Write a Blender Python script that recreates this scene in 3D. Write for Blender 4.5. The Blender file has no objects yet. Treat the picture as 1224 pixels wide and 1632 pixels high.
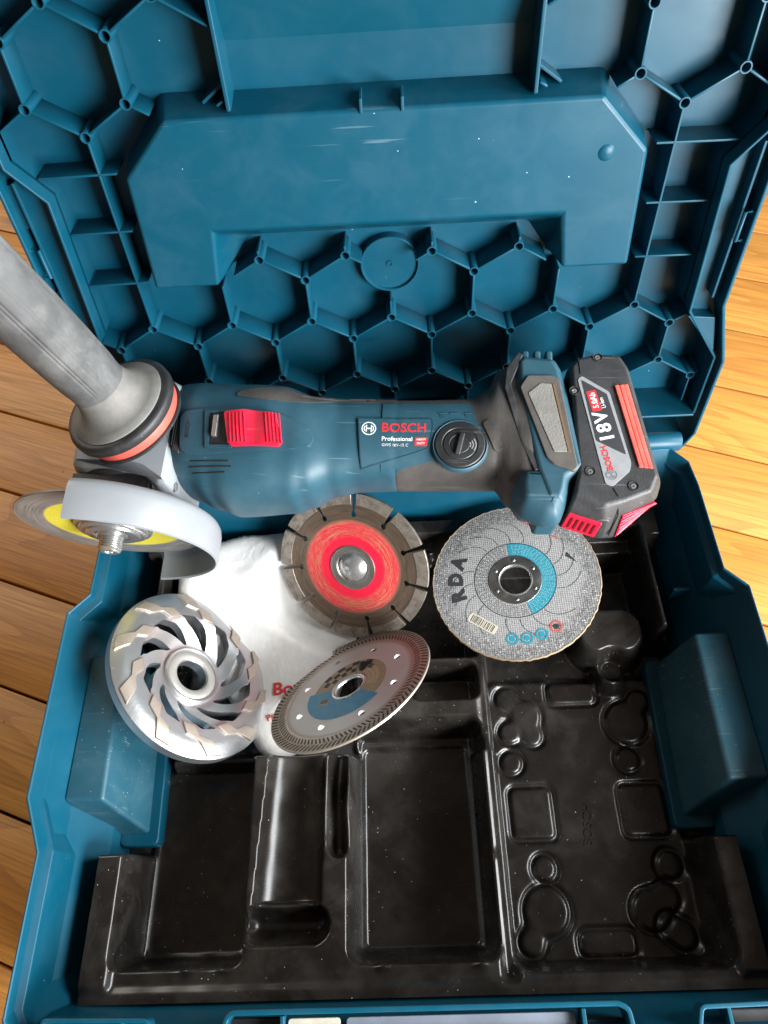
import bpy, bmesh, math, random
import numpy as np
from mathutils import Vector, Matrix
from mathutils.bvhtree import BVHTree
from mathutils.geometry import delaunay_2d_cdt

random.seed(7); rng = np.random.default_rng(7)
SC = bpy.context.scene
COL = SC.collection
S = 0.001                      # all shapes below are written in millimetres
PI = math.pi
R = math.radians

# ------------------------------------------------------------------ camera
cam_d = bpy.data.cameras.new('camera'); cam = bpy.data.objects.new('camera', cam_d); COL.objects.link(cam)
SC.camera = cam
cam_d.sensor_fit = 'VERTICAL'; cam_d.sensor_height = 36.0
cam_d.lens = 36.0 * 1141.6 / 1632.0
cam_d.clip_start = 0.005; cam_d.clip_end = 50
_r = Vector((0.99867937, -0.02426283, -0.04528613)); _u = Vector((0.04410465, 0.85695913, 0.51349374)); _f = Vector((-0.02634955, 0.51481294, -0.85689751))
_m = Matrix((( _r.x, _u.x, -_f.x), (_r.y, _u.y, -_f.y), (_r.z, _u.z, -_f.z))).to_4x4()
_m.translation = Vector((1.8, -306.4, 514.7)) * S
cam.matrix_world = _m

# ------------------------------------------------------------------ light: a wide window along the right, an added fill lamp behind on the left, dim warm room
world = bpy.data.worlds.new('World'); SC.world = world; world.use_nodes = True
bg = world.node_tree.nodes['Background']
bg.inputs[0].default_value = (0.26, 0.20, 0.155, 1); bg.inputs[1].default_value = 0.46
def area_lamp(name, loc, target, w, h, energy, col):
    d = bpy.data.lights.new(name, 'AREA'); d.shape = 'RECTANGLE'; d.size = w; d.size_y = h; d.energy = energy; d.color = col
    o = bpy.data.objects.new(name, d); COL.objects.link(o); o.location = loc
    o.rotation_euler = (Vector(target) - Vector(loc)).to_track_quat('-Z', 'Y').to_euler()
    return o
area_lamp('front_window_light', (0.64, -0.72, 0.40), (0.0, -0.05, 0.22), 0.44, 0.46, 29.0, (0.95, 0.985, 1.0))
area_lamp('side_window_light', (1.25, -0.22, 0.76), (0.0, -0.22, 0.12), 0.72, 0.60, 30.0, (0.95, 0.985, 1.0))
area_lamp('far_fill_light', (-1.05, 0.85, 0.95), (-0.25, -0.15, 0.0), 0.8, 0.8, 13.0, (1.0, 0.93, 0.84))  # fill lamp added to brighten the left floor; no window known there
SC.view_settings.view_transform = 'Standard'; SC.view_settings.look = 'None'
SC.view_settings.exposure = 0.12; SC.view_settings.gamma = 1.0; SC.view_settings.use_curve_mapping = False

# ------------------------------------------------------------------ materials
def newmat(name):
    m = bpy.data.materials.new(name); m.use_nodes = True
    nt = m.node_tree; b = nt.nodes['Principled BSDF']
    return m, nt, b
def N(nt, t, **k):
    n = nt.nodes.new(t)
    for a, v in k.items(): setattr(n, a, v)
    return n
def L(nt, a, b): nt.links.new(a, b)
def math_n(nt, op, a=None, b=None, c=None):
    n = N(nt, 'ShaderNodeMath', operation=op)
    for i, v in enumerate((a, b, c)):
        if v is None: continue
        if hasattr(v, 'is_linked'): L(nt, v, n.inputs[i])
        else: n.inputs[i].default_value = v
    return n.outputs[0]
def mixc(nt, fac, a, b):
    n = N(nt, 'ShaderNodeMix', data_type='RGBA')
    for i, v in ((0, fac), (6, a), (7, b)):
        if hasattr(v, 'is_linked'): L(nt, v, n.inputs[i])
        elif i == 0: n.inputs[0].default_value = v
        else: n.inputs[i].default_value = (*v, 1)
    return n.outputs[2]
def coords(nt, scale=(1, 1, 1), rot=(0, 0, 0)):
    t = N(nt, 'ShaderNodeTexCoord'); mp = N(nt, 'ShaderNodeMapping')
    mp.inputs['Scale'].default_value = scale; mp.inputs['Rotation'].default_value = rot
    L(nt, t.outputs['Object'], mp.inputs[0]); return mp.outputs[0]
def noise(nt, vec, scale, detail=3, rough=0.5, dist=0.0):
    n = N(nt, 'ShaderNodeTexNoise'); n.inputs['Scale'].default_value = scale; n.inputs['Detail'].default_value = detail
    n.inputs['Roughness'].default_value = rough; n.inputs['Distortion'].default_value = dist
    L(nt, vec, n.inputs['Vector']); return n.outputs[0]
def ramp(nt, v, lo_, hi_):
    n = N(nt, 'ShaderNodeMapRange'); n.clamp = True
    L(nt, v, n.inputs[0]); n.inputs[1].default_value = lo_; n.inputs[2].default_value = hi_
    return n.outputs[0]
def specks(nt, vec, scale, size, density):
    v = N(nt, 'ShaderNodeTexVoronoi'); v.inputs['Scale'].default_value = scale; L(nt, vec, v.inputs['Vector'])
    d = math_n(nt, 'LESS_THAN', v.outputs['Distance'], size)
    sep = N(nt, 'ShaderNodeSeparateColor'); L(nt, v.outputs['Color'], sep.inputs[0])
    pn = ramp(nt, noise(nt, vec, 18, 2), 0.42, 0.72)
    thr = math_n(nt, 'SUBTRACT', 1.0, math_n(nt, 'MULTIPLY', math_n(nt, 'ADD', pn, 0.12), density))
    keep = math_n(nt, 'GREATER_THAN', sep.outputs[0], thr)
    # vary speck size by the second random channel
    d2 = math_n(nt, 'LESS_THAN', v.outputs['Distance'], math_n(nt, 'MULTIPLY', sep.outputs[1], size))
    return math_n(nt, 'MULTIPLY', d2, keep)
def plastic(name, col, rough=0.4, dust=0.0, scratch=0.0, mott=0.12, film=0.0, bump=0.0, spec=0.5, dustcol=(0.62, 0.62, 0.60), coat=0.0, metal=0.0, speckscale=420, rvar=0.22):
    m, nt, b = newmat(name); vec = coords(nt)
    n1 = noise(nt, vec, 22, 4, 0.6)
    c = mixc(nt, ramp(nt, n1, 0.3, 0.7), tuple(v * (1 - mott) for v in col), tuple(min(1, v * (1 + mott)) for v in col))
    if film:
        n2 = ramp(nt, noise(nt, vec, 35, 6, 0.65, 0.4), 0.45, 0.80)
        c = mixc(nt, math_n(nt, 'MULTIPLY', n2, film), c, dustcol)
    if scratch:
        tot = None
        for k, (rz, sc) in enumerate(((0.5, 1.0), (-0.7, 0.7), (1.9, 0.8))):
            v2 = coords(nt, (7 * sc, 190 * sc, 40), (0.3 * k, 0.2, rz))
            s = ramp(nt, noise(nt, v2, 3.2, 1.5, 0.4), 0.735 - 0.03 * scratch, 0.77)
            tot = s if tot is None else math_n(nt, 'MAXIMUM', tot, s)
        gate = ramp(nt, noise(nt, vec, 9, 2), 0.45, 0.6)
        c = mixc(nt, math_n(nt, 'MULTIPLY', math_n(nt, 'MULTIPLY', tot, gate), 0.45 * min(1, scratch)), c, dustcol)
    if dust:
        s = specks(nt, vec, speckscale, 0.12, dust)
        c = mixc(nt, math_n(nt, 'MULTIPLY', s, 0.85), c, dustcol)
    L(nt, c, b.inputs['Base Color'])
    r2 = math_n(nt, 'ADD', math_n(nt, 'MULTIPLY', math_n(nt, 'SUBTRACT', noise(nt, vec, 60, 5, 0.6), 0.5), rvar), rough)
    L(nt, r2, b.inputs['Roughness'])
    b.inputs['Specular IOR Level'].default_value = spec
    b.inputs['Metallic'].default_value = metal
    if coat: b.inputs['Coat Weight'].default_value = coat; b.inputs['Coat Roughness'].default_value = 0.15
    if bump:
        bn = N(nt, 'ShaderNodeBump'); bn.inputs['Strength'].default_value = bump; bn.inputs['Distance'].default_value = 0.0004
        L(nt, noise(nt, vec, 900, 3), bn.inputs['Height']); L(nt, bn.outputs[0], b.inputs['Normal'])
    return m
def flat(name, col, rough=0.5, metal=0.0, spec=0.5):
    m, nt, b = newmat(name); vec = coords(nt)
    c = mixc(nt, ramp(nt, noise(nt, vec, 160, 4, 0.6), 0.35, 0.75), tuple(v * 0.9 for v in col), tuple(min(1, v * 1.08) for v in col))
    L(nt, c, b.inputs['Base Color']); b.inputs['Roughness'].default_value = rough; b.inputs['Metallic'].default_value = metal
    b.inputs['Specular IOR Level'].default_value = spec
    return m
def metal_mat(name, col, rough=0.3, stain=0.3, staincol=(0.25, 0.17, 0.11), scale=60, metal=1.0):
    m, nt, b = newmat(name); vec = coords(nt)
    n = ramp(nt, noise(nt, vec, scale, 6, 0.65, 0.6), 0.42, 0.75)
    c = mixc(nt, math_n(nt, 'MULTIPLY', n, stain), col, staincol)
    L(nt, c, b.inputs['Base Color']); b.inputs['Metallic'].default_value = metal
    L(nt, math_n(nt, 'ADD', math_n(nt, 'MULTIPLY', n, 0.25 * min(1, stain * 2.5)), rough), b.inputs['Roughness'])
    bn = N(nt, 'ShaderNodeBump'); bn.inputs['Strength'].default_value = 0.25; bn.inputs['Distance'].default_value = 0.0003
    L(nt, noise(nt, vec, 500, 3), bn.inputs['Height']); L(nt, bn.outputs[0], b.inputs['Normal'])
    return m
def radius_node(nt):
    t = N(nt, 'ShaderNodeTexCoord'); v = N(nt, 'ShaderNodeVectorMath', operation='MULTIPLY'); v.inputs[1].default_value = (1, 1, 0)
    L(nt, t.outputs['Object'], v.inputs[0]); l = N(nt, 'ShaderNodeVectorMath', operation='LENGTH'); L(nt, v.outputs[0], l.inputs[0])
    return t.outputs['Object'], math_n(nt, 'MULTIPLY', l.outputs['Value'], 1000.0)
def polar_vec(nt, obj, rad, rs=0.35, as_=0.5):
    sx = N(nt, 'ShaderNodeSeparateXYZ'); L(nt, obj, sx.inputs[0])
    a = math_n(nt, 'ARCTAN2', sx.outputs[1], sx.outputs[0])
    cx = N(nt, 'ShaderNodeCombineXYZ')
    L(nt, math_n(nt, 'MULTIPLY', rad, rs), cx.inputs[0]); L(nt, math_n(nt, 'MULTIPLY', math_n(nt, 'SINE', a), as_), cx.inputs[1]); L(nt, math_n(nt, 'MULTIPLY', math_n(nt, 'COSINE', a), as_), cx.inputs[2])
    return cx.outputs[0]

M = {}
M['case'] = plastic('case_blue_plastic', (0.0014, 0.060, 0.102), 0.39, dust=0.05, scratch=0.0, mott=0.05, film=0.02, dustcol=(0.45, 0.60, 0.66), spec=0.28)
M['case_dusty'] = plastic('case_blue_dusty_plastic', (0.010, 0.066, 0.098), 0.5, dust=1.0, scratch=0.5, mott=0.08, film=0.07, dustcol=(0.42, 0.50, 0.52))
M['case_worn'] = plastic('case_blue_worn_plastic', (0.0014, 0.060, 0.102), 0.39, dust=0.08, scratch=0.3, mott=0.05, film=0.035, dustcol=(0.45, 0.60, 0.66), spec=0.28, speckscale=260)
M['tray'] = plastic('tray_black_plastic', (0.0115, 0.0095, 0.0083), 0.28, dust=0.75, scratch=0.0, mott=0.25, film=0.05, rvar=0.18, dustcol=(0.60, 0.57, 0.52), speckscale=380)
M['tool'] = plastic('tool_blue_plastic', (0.018, 0.070, 0.100), 0.50, dust=0.03, scratch=0.35, mott=0.05, film=0.06, dustcol=(0.35, 0.45, 0.50))
M['rubber'] = plastic('tool_taupe_rubber', (0.060, 0.054, 0.050), 0.55, dust=0.25, scratch=0.4, mott=0.25, film=0.18, dustcol=(0.30, 0.27, 0.23), bump=0.3)
M['black'] = plastic('black_plastic', (0.016, 0.016, 0.017), 0.45, dust=0.3, scratch=0.5, mott=0.2, film=0.12, dustcol=(0.3, 0.3, 0.3), bump=0.2)
M['battery'] = plastic('battery_black_plastic', (0.030, 0.030, 0.032), 0.5, dust=0.4, scratch=0.9, mott=0.2, film=0.14, dustcol=(0.28, 0.28, 0.28), bump=0.4)
M['red'] = plastic('red_plastic', (0.72, 0.012, 0.045), 0.38, scratch=0.3, mott=0.08, film=0.05, dustcol=(0.8, 0.4, 0.4))
M['salmon'] = plastic('salmon_ring_plastic', (0.72, 0.10, 0.075), 0.5, mott=0.1, film=0.3, dustcol=(0.7, 0.35, 0.28))
M['print_red'] = flat('red_print', (0.62, 0.03, 0.035), 0.5)
M['print_white'] = flat('white_print', (0.72, 0.74, 0.74), 0.5)
M['print_dark'] = flat('dark_print', (0.035, 0.035, 0.04), 0.55)
M['print_teal'] = flat('teal_print', (0.02, 0.27, 0.36), 0.55)
M['print_red_faded'] = flat('faded_red_print', (0.50, 0.10, 0.08), 0.6)
M['silver_print'] = flat('silver_label', (0.27, 0.275, 0.285), 0.45)
M['cream'] = flat('cream_label', (0.60, 0.55, 0.44), 0.55)
M['grey_paint'] = plastic('grey_painted_metal', (0.25, 0.27, 0.29), 0.34, scratch=0.3, mott=0.05, film=0.10, dustcol=(0.30, 0.27, 0.24))
M['guard'] = plastic('guard_grey_painted_metal', (0.23, 0.245, 0.26), 0.38, scratch=0.25, mott=0.05, film=0.10, dustcol=(0.36, 0.30, 0.25))
M['handle'] = plastic('handle_worn_grey_rubber', (0.085, 0.087, 0.088), 0.7, dust=0.2, scratch=0.8, mott=0.40, film=0.5, dustcol=(0.27, 0.27, 0.26), bump=0.3)
M['handle_flange'] = plastic('handle_flange_grey_rubber', (0.15, 0.145, 0.135), 0.8, dust=0.5, scratch=0.4, mott=0.3, film=0.6, dustcol=(0.29, 0.265, 0.23), bump=0.3)
M['rubber_black'] = plastic('black_rubber', (0.022, 0.022, 0.023), 0.5, dust=0.4, mott=0.3, film=0.25, dustcol=(0.26, 0.26, 0.26), bump=0.3)
M['steel'] = metal_mat('bright_steel', (0.60, 0.60, 0.59), 0.26, 0.2, (0.30, 0.27, 0.24), 120, 0.85)
M['steel_brushed'] = metal_mat('brushed_steel', (0.55, 0.53, 0.50), 0.34, 0.25, (0.40, 0.33, 0.27), 90)
M['alu'] = metal_mat('cast_aluminium', (0.52, 0.525, 0.535), 0.34, 0.05, (0.34, 0.32, 0.30), 220, 0.9)
M['segment'] = metal_mat('diamond_segment', (0.46, 0.40, 0.34), 0.42, 0.6, (0.24, 0.18, 0.13), 190, 0.75)
M['hole'] = flat('dark_hole', (0.004, 0.004, 0.004), 0.7)
M['mesh_grey'] = plastic('filter_mesh_grey', (0.20, 0.19, 0.17), 0.65, dust=0.3, mott=0.15, film=0.2, bump=0.6)
M['panel_taupe'] = plastic('panel_taupe', (0.085, 0.076, 0.068), 0.55, mott=0.25, film=0.3, dustcol=(0.30, 0.26, 0.21))

def wood_mat():
    m, nt, b = newmat('varnished_pine'); t = N(nt, 'ShaderNodeTexCoord'); oi = N(nt, 'ShaderNodeObjectInfo')
    add = N(nt, 'ShaderNodeVectorMath', operation='ADD')
    cx = N(nt, 'ShaderNodeCombineXYZ'); L(nt, math_n(nt, 'MULTIPLY', oi.outputs['Random'], 37.0), cx.inputs[0]); L(nt, math_n(nt, 'MULTIPLY', oi.outputs['Random'], 3.1), cx.inputs[2])
    L(nt, t.outputs['Object'], add.inputs[0]); L(nt, cx.outputs[0], add.inputs[1])
    def mp(sc):
        p = N(nt, 'ShaderNodeMapping'); p.inputs['Scale'].default_value = sc; L(nt, add.outputs[0], p.inputs[0]); return p.outputs[0]
    # cathedral rings: a distorted field stretched along the board, wrapped into bands
    field = noise(nt, mp((1.6, 13, 6)), 1.0, 2, 0.45, 0.35)
    bands = math_n(nt, 'FRACT', math_n(nt, 'MULTIPLY', field, 17.0))
    late = ramp(nt, bands, 0.45, 0.97)
    fine = noise(nt, mp((14, 520, 40)), 1.0, 3, 0.6)
    tone = noise(nt, mp((2.2, 9, 3)), 1.0, 3, 0.5)
    knot = N(nt, 'ShaderNodeTexVoronoi'); knot.inputs['Scale'].default_value = 1.0; L(nt, mp((2.2, 9, 1)), knot.inputs['Vector'])
    kn = ramp(nt, knot.outputs['Distance'], 0.10, 0.03)
    c = mixc(nt, ramp(nt, tone, 0.3, 0.7), (0.55, 0.225, 0.038), (0.64, 0.315, 0.075))
    c = mixc(nt, math_n(nt, 'MULTIPLY', late, 0.48), c, (0.34, 0.13, 0.028))
    c = mixc(nt, math_n(nt, 'MULTIPLY', ramp(nt, fine, 0.42, 0.75), 0.58), c, (0.22, 0.085, 0.02))
    c = mixc(nt, math_n(nt, 'MULTIPLY', kn, 0.8), c, (0.13, 0.045, 0.012))
    c = mixc(nt, math_n(nt, 'MULTIPLY', math_n(nt, 'SUBTRACT', oi.outputs['Random'], 0.5), 0.45), c, (0.20, 0.09, 0.025))
    c = mixc(nt, math_n(nt, 'MULTIPLY', specks(nt, mp((1, 1, 1)), 90, 0.10, 0.35), 0.6), c, (0.08, 0.035, 0.012))
    L(nt, c, b.inputs['Base Color'])
    L(nt, math_n(nt, 'ADD', math_n(nt, 'MULTIPLY', fine, 0.22), 0.38), b.inputs['Roughness'])
    b.inputs['Specular IOR Level'].default_value = 0.3
    bn = N(nt, 'ShaderNodeBump'); bn.inputs['Strength'].default_value = 0.25; bn.inputs['Distance'].default_value = 0.0006
    L(nt, math_n(nt, 'ADD', fine, math_n(nt, 'MULTIPLY', late, 0.5)), bn.inputs['Height']); L(nt, bn.outputs[0], b.inputs['Normal'])
    return m
M['wood'] = wood_mat()

def fleece_mat():
    m, nt, b = newmat('white_fleece'); vec = coords(nt)
    c = mixc(nt, ramp(nt, noise(nt, vec, 26, 5, 0.6), 0.40, 0.75), (0.74, 0.735, 0.72), (0.63, 0.60, 0.56))
    # one grey smudge of grinding dust
    t = N(nt, 'ShaderNodeTexCoord'); dd = N(nt, 'ShaderNodeVectorMath', operation='DISTANCE'); L(nt, t.outputs['Object'], dd.inputs[0]); dd.inputs[1].default_value = (-0.074, -0.107, 0.03)
    sm = math_n(nt, 'MULTIPLY', ramp(nt, dd.outputs['Value'], 0.024, 0.006), ramp(nt, noise(nt, vec, 260, 4, 0.7), 0.25, 0.7))
    c = mixc(nt, math_n(nt, 'MULTIPLY', sm, 0.75), c, (0.24, 0.20, 0.17))
    L(nt, c, b.inputs['Base Color']); b.inputs['Roughness'].default_value = 0.95; b.inputs['Specular IOR Level'].default_value = 0.1
    b.inputs['Sheen Weight'].default_value = 0.4
    bn = N(nt, 'ShaderNodeBump'); bn.inputs['Strength'].default_value = 0.25; bn.inputs['Distance'].default_value = 0.0008
    L(nt, math_n(nt, 'ADD', noise(nt, vec, 420, 5, 0.7), math_n(nt, 'MULTIPLY', noise(nt, vec, 55, 3, 0.5, 0.8), 5.0)), bn.inputs['Height']); L(nt, bn.outputs[0], b.inputs['Normal'])
    return m
M['fleece'] = fleece_mat()

# ------------------------------------------------------------------ mesh helpers (millimetres in, metres out)
def mesh_obj(name, verts, faces, mat, parent=None, smooth=35, bevel=0, seg=2, blim=35, data=None):
    if data is None:
        me = bpy.data.meshes.new(name)
        me.from_pydata([tuple(c * S for c in v) for v in verts], [], [list(f) for f in faces])
        me.materials.append(mat); me.validate(); me.update()
        bm = bmesh.new(); bm.from_mesh(me); bmesh.ops.recalc_face_normals(bm, faces=bm.faces); bm.to_mesh(me); bm.free()
        if smooth:
            me.shade_smooth(); me.set_sharp_from_angle(angle=R(smooth))
    else: me = data
    o = bpy.data.objects.new(name, me); COL.objects.link(o)
    if parent is not None: o.parent = parent
    if bevel:
        b = o.modifiers.new('bevel', 'BEVEL'); b.width = bevel * S; b.segments = seg; b.limit_method = 'ANGLE'; b.angle_limit = R(blim); b.harden_normals = False
        if smooth:
            for p in me.polygons: p.use_smooth = True
            at = me.attributes.get('sharp_edge')
            if at: me.attributes.remove(at)
            sm = o.modifiers.new('normals', 'WEIGHTED_NORMAL'); sm.keep_sharp = False; sm.weight = 80
    return o
def tag(o, label=None, cat=None, group=None, kind=None):
    if label: o['label'] = label
    if cat: o['category'] = cat
    if group: o['group'] = group
    if kind: o['kind'] = kind
    return o
def empty(name, mat4=None, parent=None):
    o = bpy.data.objects.new(name, None); COL.objects.link(o); o.empty_display_size = 0.01
    if parent: o.parent = parent
    if mat4 is not None: o.matrix_local = mat4
    return o
def frame4(o, x, y, z):
    m = Matrix(((x[0], y[0], z[0], o[0] * S), (x[1], y[1], z[1], o[1] * S), (x[2], y[2], z[2], o[2] * S), (0, 0, 0, 1)))
    return m
def disc_frame(c, n, spin=0):
    n = Vector(n).normalized(); x = Vector((1, 0, 0)); x = (x - n * x.dot(n)).normalized(); y = n.cross(x)
    a = R(spin); xx = x * math.cos(a) + y * math.sin(a); yy = n.cross(xx)
    return frame4(c, xx, yy, n)
class MB:
    def __init__(s): s.v = []; s.f = []
    def add(s, v, f):
        k = len(s.v); s.v += [tuple(p) for p in v]; s.f += [tuple(i + k for i in q) for q in f]; return s
    def prism(s, poly, z0, z1, inset_top=0):
        n = len(poly); b = [(x, y, z0) for x, y in poly]
        t = [(x, y, z1) for x, y in (offset_poly(poly, -inset_top) if inset_top else poly)]
        f = [tuple(range(n - 1, -1, -1)), tuple(range(n, 2 * n))] + [(i, (i + 1) % n, n + (i + 1) % n, n + i) for i in range(n)]
        return s.add(b + t, f)
    def box(s, x0, x1, y0, y1, z0, z1): return s.prism([(x0, y0), (x1, y0), (x1, y1), (x0, y1)], z0, z1)
    def loft(s, rings, cap0=True, cap1=True, closed=True):
        n = len(rings[0]); v = [p for r in rings for p in r]; f = []
        for a in range(len(rings) - 1):
            for i in range(n if closed else n - 1):
                j = (i + 1) % n; f.append((a * n + i, a * n + j, (a + 1) * n + j, (a + 1) * n + i))
        if cap0: f.append(tuple(range(n - 1, -1, -1)))
        if cap1: f.append(tuple((len(rings) - 1) * n + i for i in range(n)))
        return s.add(v, f)
    def lathe(s, prof, seg=48, a0=0, a1=2 * PI, shape=None):
        full = abs(a1 - a0 - 2 * PI) < 1e-6; m = seg if full else seg + 1
        v = []
        for r, z in prof:
            for i in range(m):
                a = a0 + (a1 - a0) * i / seg; rr = r * (shape(a, z) if shape else 1)
                v.append((rr * math.cos(a), rr * math.sin(a), z))
        f = []
        for k in range(len(prof) - 1):
            for i in range(seg):
                j = (i + 1) % m; f.append((k * m + i, k * m + j, (k + 1) * m + j, (k + 1) * m + i))
        return s.add(v, f)
    def tube(s, path, r, seg=10):
        rings = []
        for k, p in enumerate(path):
            p = Vector(p); d = (Vector(path[min(k + 1, len(path) - 1)]) - Vector(path[max(k - 1, 0)])).normalized()
            a = d.orthogonal().normalized(); b = d.cross(a)
            rings.append([tuple(p + a * r * math.cos(2 * PI * i / seg) + b * r * math.sin(2 * PI * i / seg)) for i in range(seg)])
        return s.loft(rings)
    def xf(s, m):
        s.v = [tuple(m @ Vector(p)) for p in s.v]; return s
    def build(s, name, mat, parent=None, **k): return mesh_obj(name, s.v, s.f, mat, parent, **k)
def area2(p): return sum(p[i][0] * p[(i + 1) % len(p)][1] - p[(i + 1) % len(p)][0] * p[i][1] for i in range(len(p)))
def offset_poly(poly, d):
    sgn = 1 if area2(poly) > 0 else -1; out = []; n = len(poly)
    for i in range(n):
        a, b, c = Vector(poly[i - 1]), Vector(poly[i]), Vector(poly[(i + 1) % n])
        u = (b - a).normalized(); w = (c - b).normalized(); n1 = Vector((u.y, -u.x)) * sgn; n2 = Vector((w.y, -w.x)) * sgn
        k = n1 + n2; q = max(0.3, 1 + n1.dot(n2)); out.append(tuple(b + k * (d / q)))
    return out
def rpoly(pts, r=3, seg=4):
    out = []; n = len(pts)
    rs = r if isinstance(r, (list, tuple)) else [r] * n
    for i in range(n):
        a, b, c = Vector(pts[i - 1]), Vector(pts[i]), Vector(pts[(i + 1) % n])
        u = (a - b); w = (c - b); q = min(rs[i], u.length * 0.45, w.length * 0.45)
        if q < 0.05: out.append(tuple(b)); continue
        p0 = b + u.normalized() * q; p1 = b + w.normalized() * q
        for k in range(seg + 1):
            t = k / seg; out.append(tuple(p0 * (1 - t) ** 2 + b * 2 * t * (1 - t) + p1 * t * t))
    return out
def circle(cx, cy, r, n=32): return [(cx + r * math.cos(2 * PI * i / n), cy + r * math.sin(2 * PI * i / n)) for i in range(n)]
def resample(poly, step):
    out = []
    for i in range(len(poly)):
        a, b = Vector(poly[i]), Vector(poly[(i + 1) % len(poly)]); k = max(1, int((b - a).length / step))
        out += [tuple(a.lerp(b, t / k)) for t in range(k)]
    return out
def inside(p, poly):
    x, y = p; c = False; n = len(poly)
    for i in range(n):
        x0, y0 = poly[i]; x1, y1 = poly[i - 1]
        if (y0 > y) != (y1 > y) and x < (x1 - x0) * (y - y0) / (y1 - y0) + x0: c = not c
    return c
def fill2d(outer, holes=(), grid=0):
    pts = []; edges = []
    for loop in [outer] + list(holes):
        k = len(pts); pts += [Vector(p) for p in loop]; edges += [(k + i, k + (i + 1) % len(loop)) for i in range(len(loop))]
    if grid:
        xs = [p[0] for p in outer]; ys = [p[1] for p in outer]
        y = min(ys) + grid * 0.5; row = 0
        while y < max(ys):
            x = min(xs) + grid * (0.5 + 0.5 * (row % 2))
            while x < max(xs):
                if inside((x, y), outer) and not any(inside((x, y), h) for h in holes):
                    pts.append(Vector((x, y)))
                x += grid
            y += grid * 0.87; row += 1
    v, e, f, *_ = delaunay_2d_cdt(pts, edges, [], 0, 1e-5)
    keep = []
    for q in f:
        c = (sum(v[i].x for i in q) / len(q), sum(v[i].y for i in q) / len(q))
        if inside(c, outer) and not any(inside(c, h) for h in holes): keep.append(tuple(q))
    return [tuple(p) for p in v], keep
def plate(outer, holes=(), grid=0, ztop=lambda x, y: 0.0, thick=1.0, bottom=True):
    """sheet with holes, top at ztop(x,y), walls going down by thick"""
    v, f = fill2d(outer, holes, grid); mb = MB()
    top = [(x, y, ztop(x, y)) for x, y in v]; n = len(v)
    bot = [(x, y, z - thick) for x, y, z in top]
    cnt = {}
    for q in f:
        for i in range(len(q)):
            cnt[(q[i], q[(i + 1) % len(q)])] = 1
    faces = list(f)
    if bottom: faces += [tuple(n + i for i in reversed(q)) for q in f]
    for (a, b) in cnt:
        if (b, a) not in cnt: faces.append((b, a, n + a, n + b))
    return mb.add(top + bot, faces)
def text_mesh(body, size, bold=0.0, align='CENTER', spacing=1.0):
    cu = bpy.data.curves.new('t', 'FONT'); cu.body = body; cu.size = size; cu.align_x = align; cu.align_y = 'CENTER'; cu.offset = bold; cu.space_character = spacing; cu.resolution_u = 3
    o = bpy.data.objects.new('t', cu); COL.objects.link(o); bpy.context.view_layer.update()
    dg = bpy.context.evaluated_depsgraph_get(); me = bpy.data.meshes.new_from_object(o.evaluated_get(dg))
    v = [tuple(p.co) for p in me.vertices]; f = [tuple(q.vertices) for q in me.polygons]
    bpy.data.objects.remove(o); bpy.data.curves.remove(cu); bpy.data.meshes.remove(me)
    return v, f
def put_text(name, body, size, at, ang, mat, parent, zf=None, z=0.0, bold=0.0, lift=0.25, sx=1.0, spacing=1.0, flip=False):
    v, f = text_mesh(body, size, bold, spacing=spacing); c, s = math.cos(R(ang)), math.sin(R(ang)); out = []
    for x, y, _ in v:
        x *= sx
        X = at[0] + x * c - y * s; Y = at[1] + x * s + y * c
        out.append((X, Y, (zf(X, Y) if zf else z) + lift))
    return mesh_obj(name, out, f, mat, parent, smooth=0)
class Surf:
    def __init__(s, mbs):
        v = []; f = []
        for m in mbs:
            k = len(v); v += [Vector(p) for p in m.v]; f += [tuple(i + k for i in q) for q in m.f]
        s.t = BVHTree.FromPolygons(v, f)
    def z(s, x, y, d=0.0):
        h = s.t.ray_cast(Vector((x, y, 300)), Vector((0, 0, -1)))
        return h[0].z if h[0] is not None else d
def patch(name, poly, surf, mat, parent, off=0.5, depth=2.0, grid=3.0, step=2.0, edge=0.0, **k):
    poly = resample(poly, step)
    def zt(x, y): return surf.z(x, y) + off
    mb = plate(poly, (), grid, zt, depth + off, bottom=False)
    return mb.build(name, mat, parent, **k)

# ------------------------------------------------------------------ floor: varnished pine boards
floor = mesh_obj('floor', [(-2500, -2500, -22), (2500, -2500, -22), (2500, 2500, -22), (-2500, 2500, -22)], [(0, 1, 2, 3)], M['hole'], None)
tag(floor, kind='structure')
ang = R(-20.7); px_, py_ = math.cos(ang), math.sin(ang); nx_, ny_ = -py_, px_
pitch = 75.2; ph = -8.0
mbp = MB(); mbp.box(-1400, 1400, 1.0, pitch - 1.0, -21, 0)
first = None
for k in range(-16, 18):
    if first is None:
        o = mbp.build('floor_board', M['wood'], floor, bevel=0.9, seg=2); first = o
    else:
        o = bpy.data.objects.new('floor_board', first.data); COL.objects.link(o); o.parent = floor
        bb = o.modifiers.new('bevel', 'BEVEL'); bb.width = 0.9 * S; bb.segments = 2; bb.limit_method = 'ANGLE'
    d = ph + k * pitch; sh = random.uniform(-300, 300)
    o.location = ((nx_ * d + px_ * sh) * S, (ny_ * d + py_ * sh) * S, random.uniform(-0.35, 0.0) * S); o.rotation_euler = (0, 0, ang)

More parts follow.
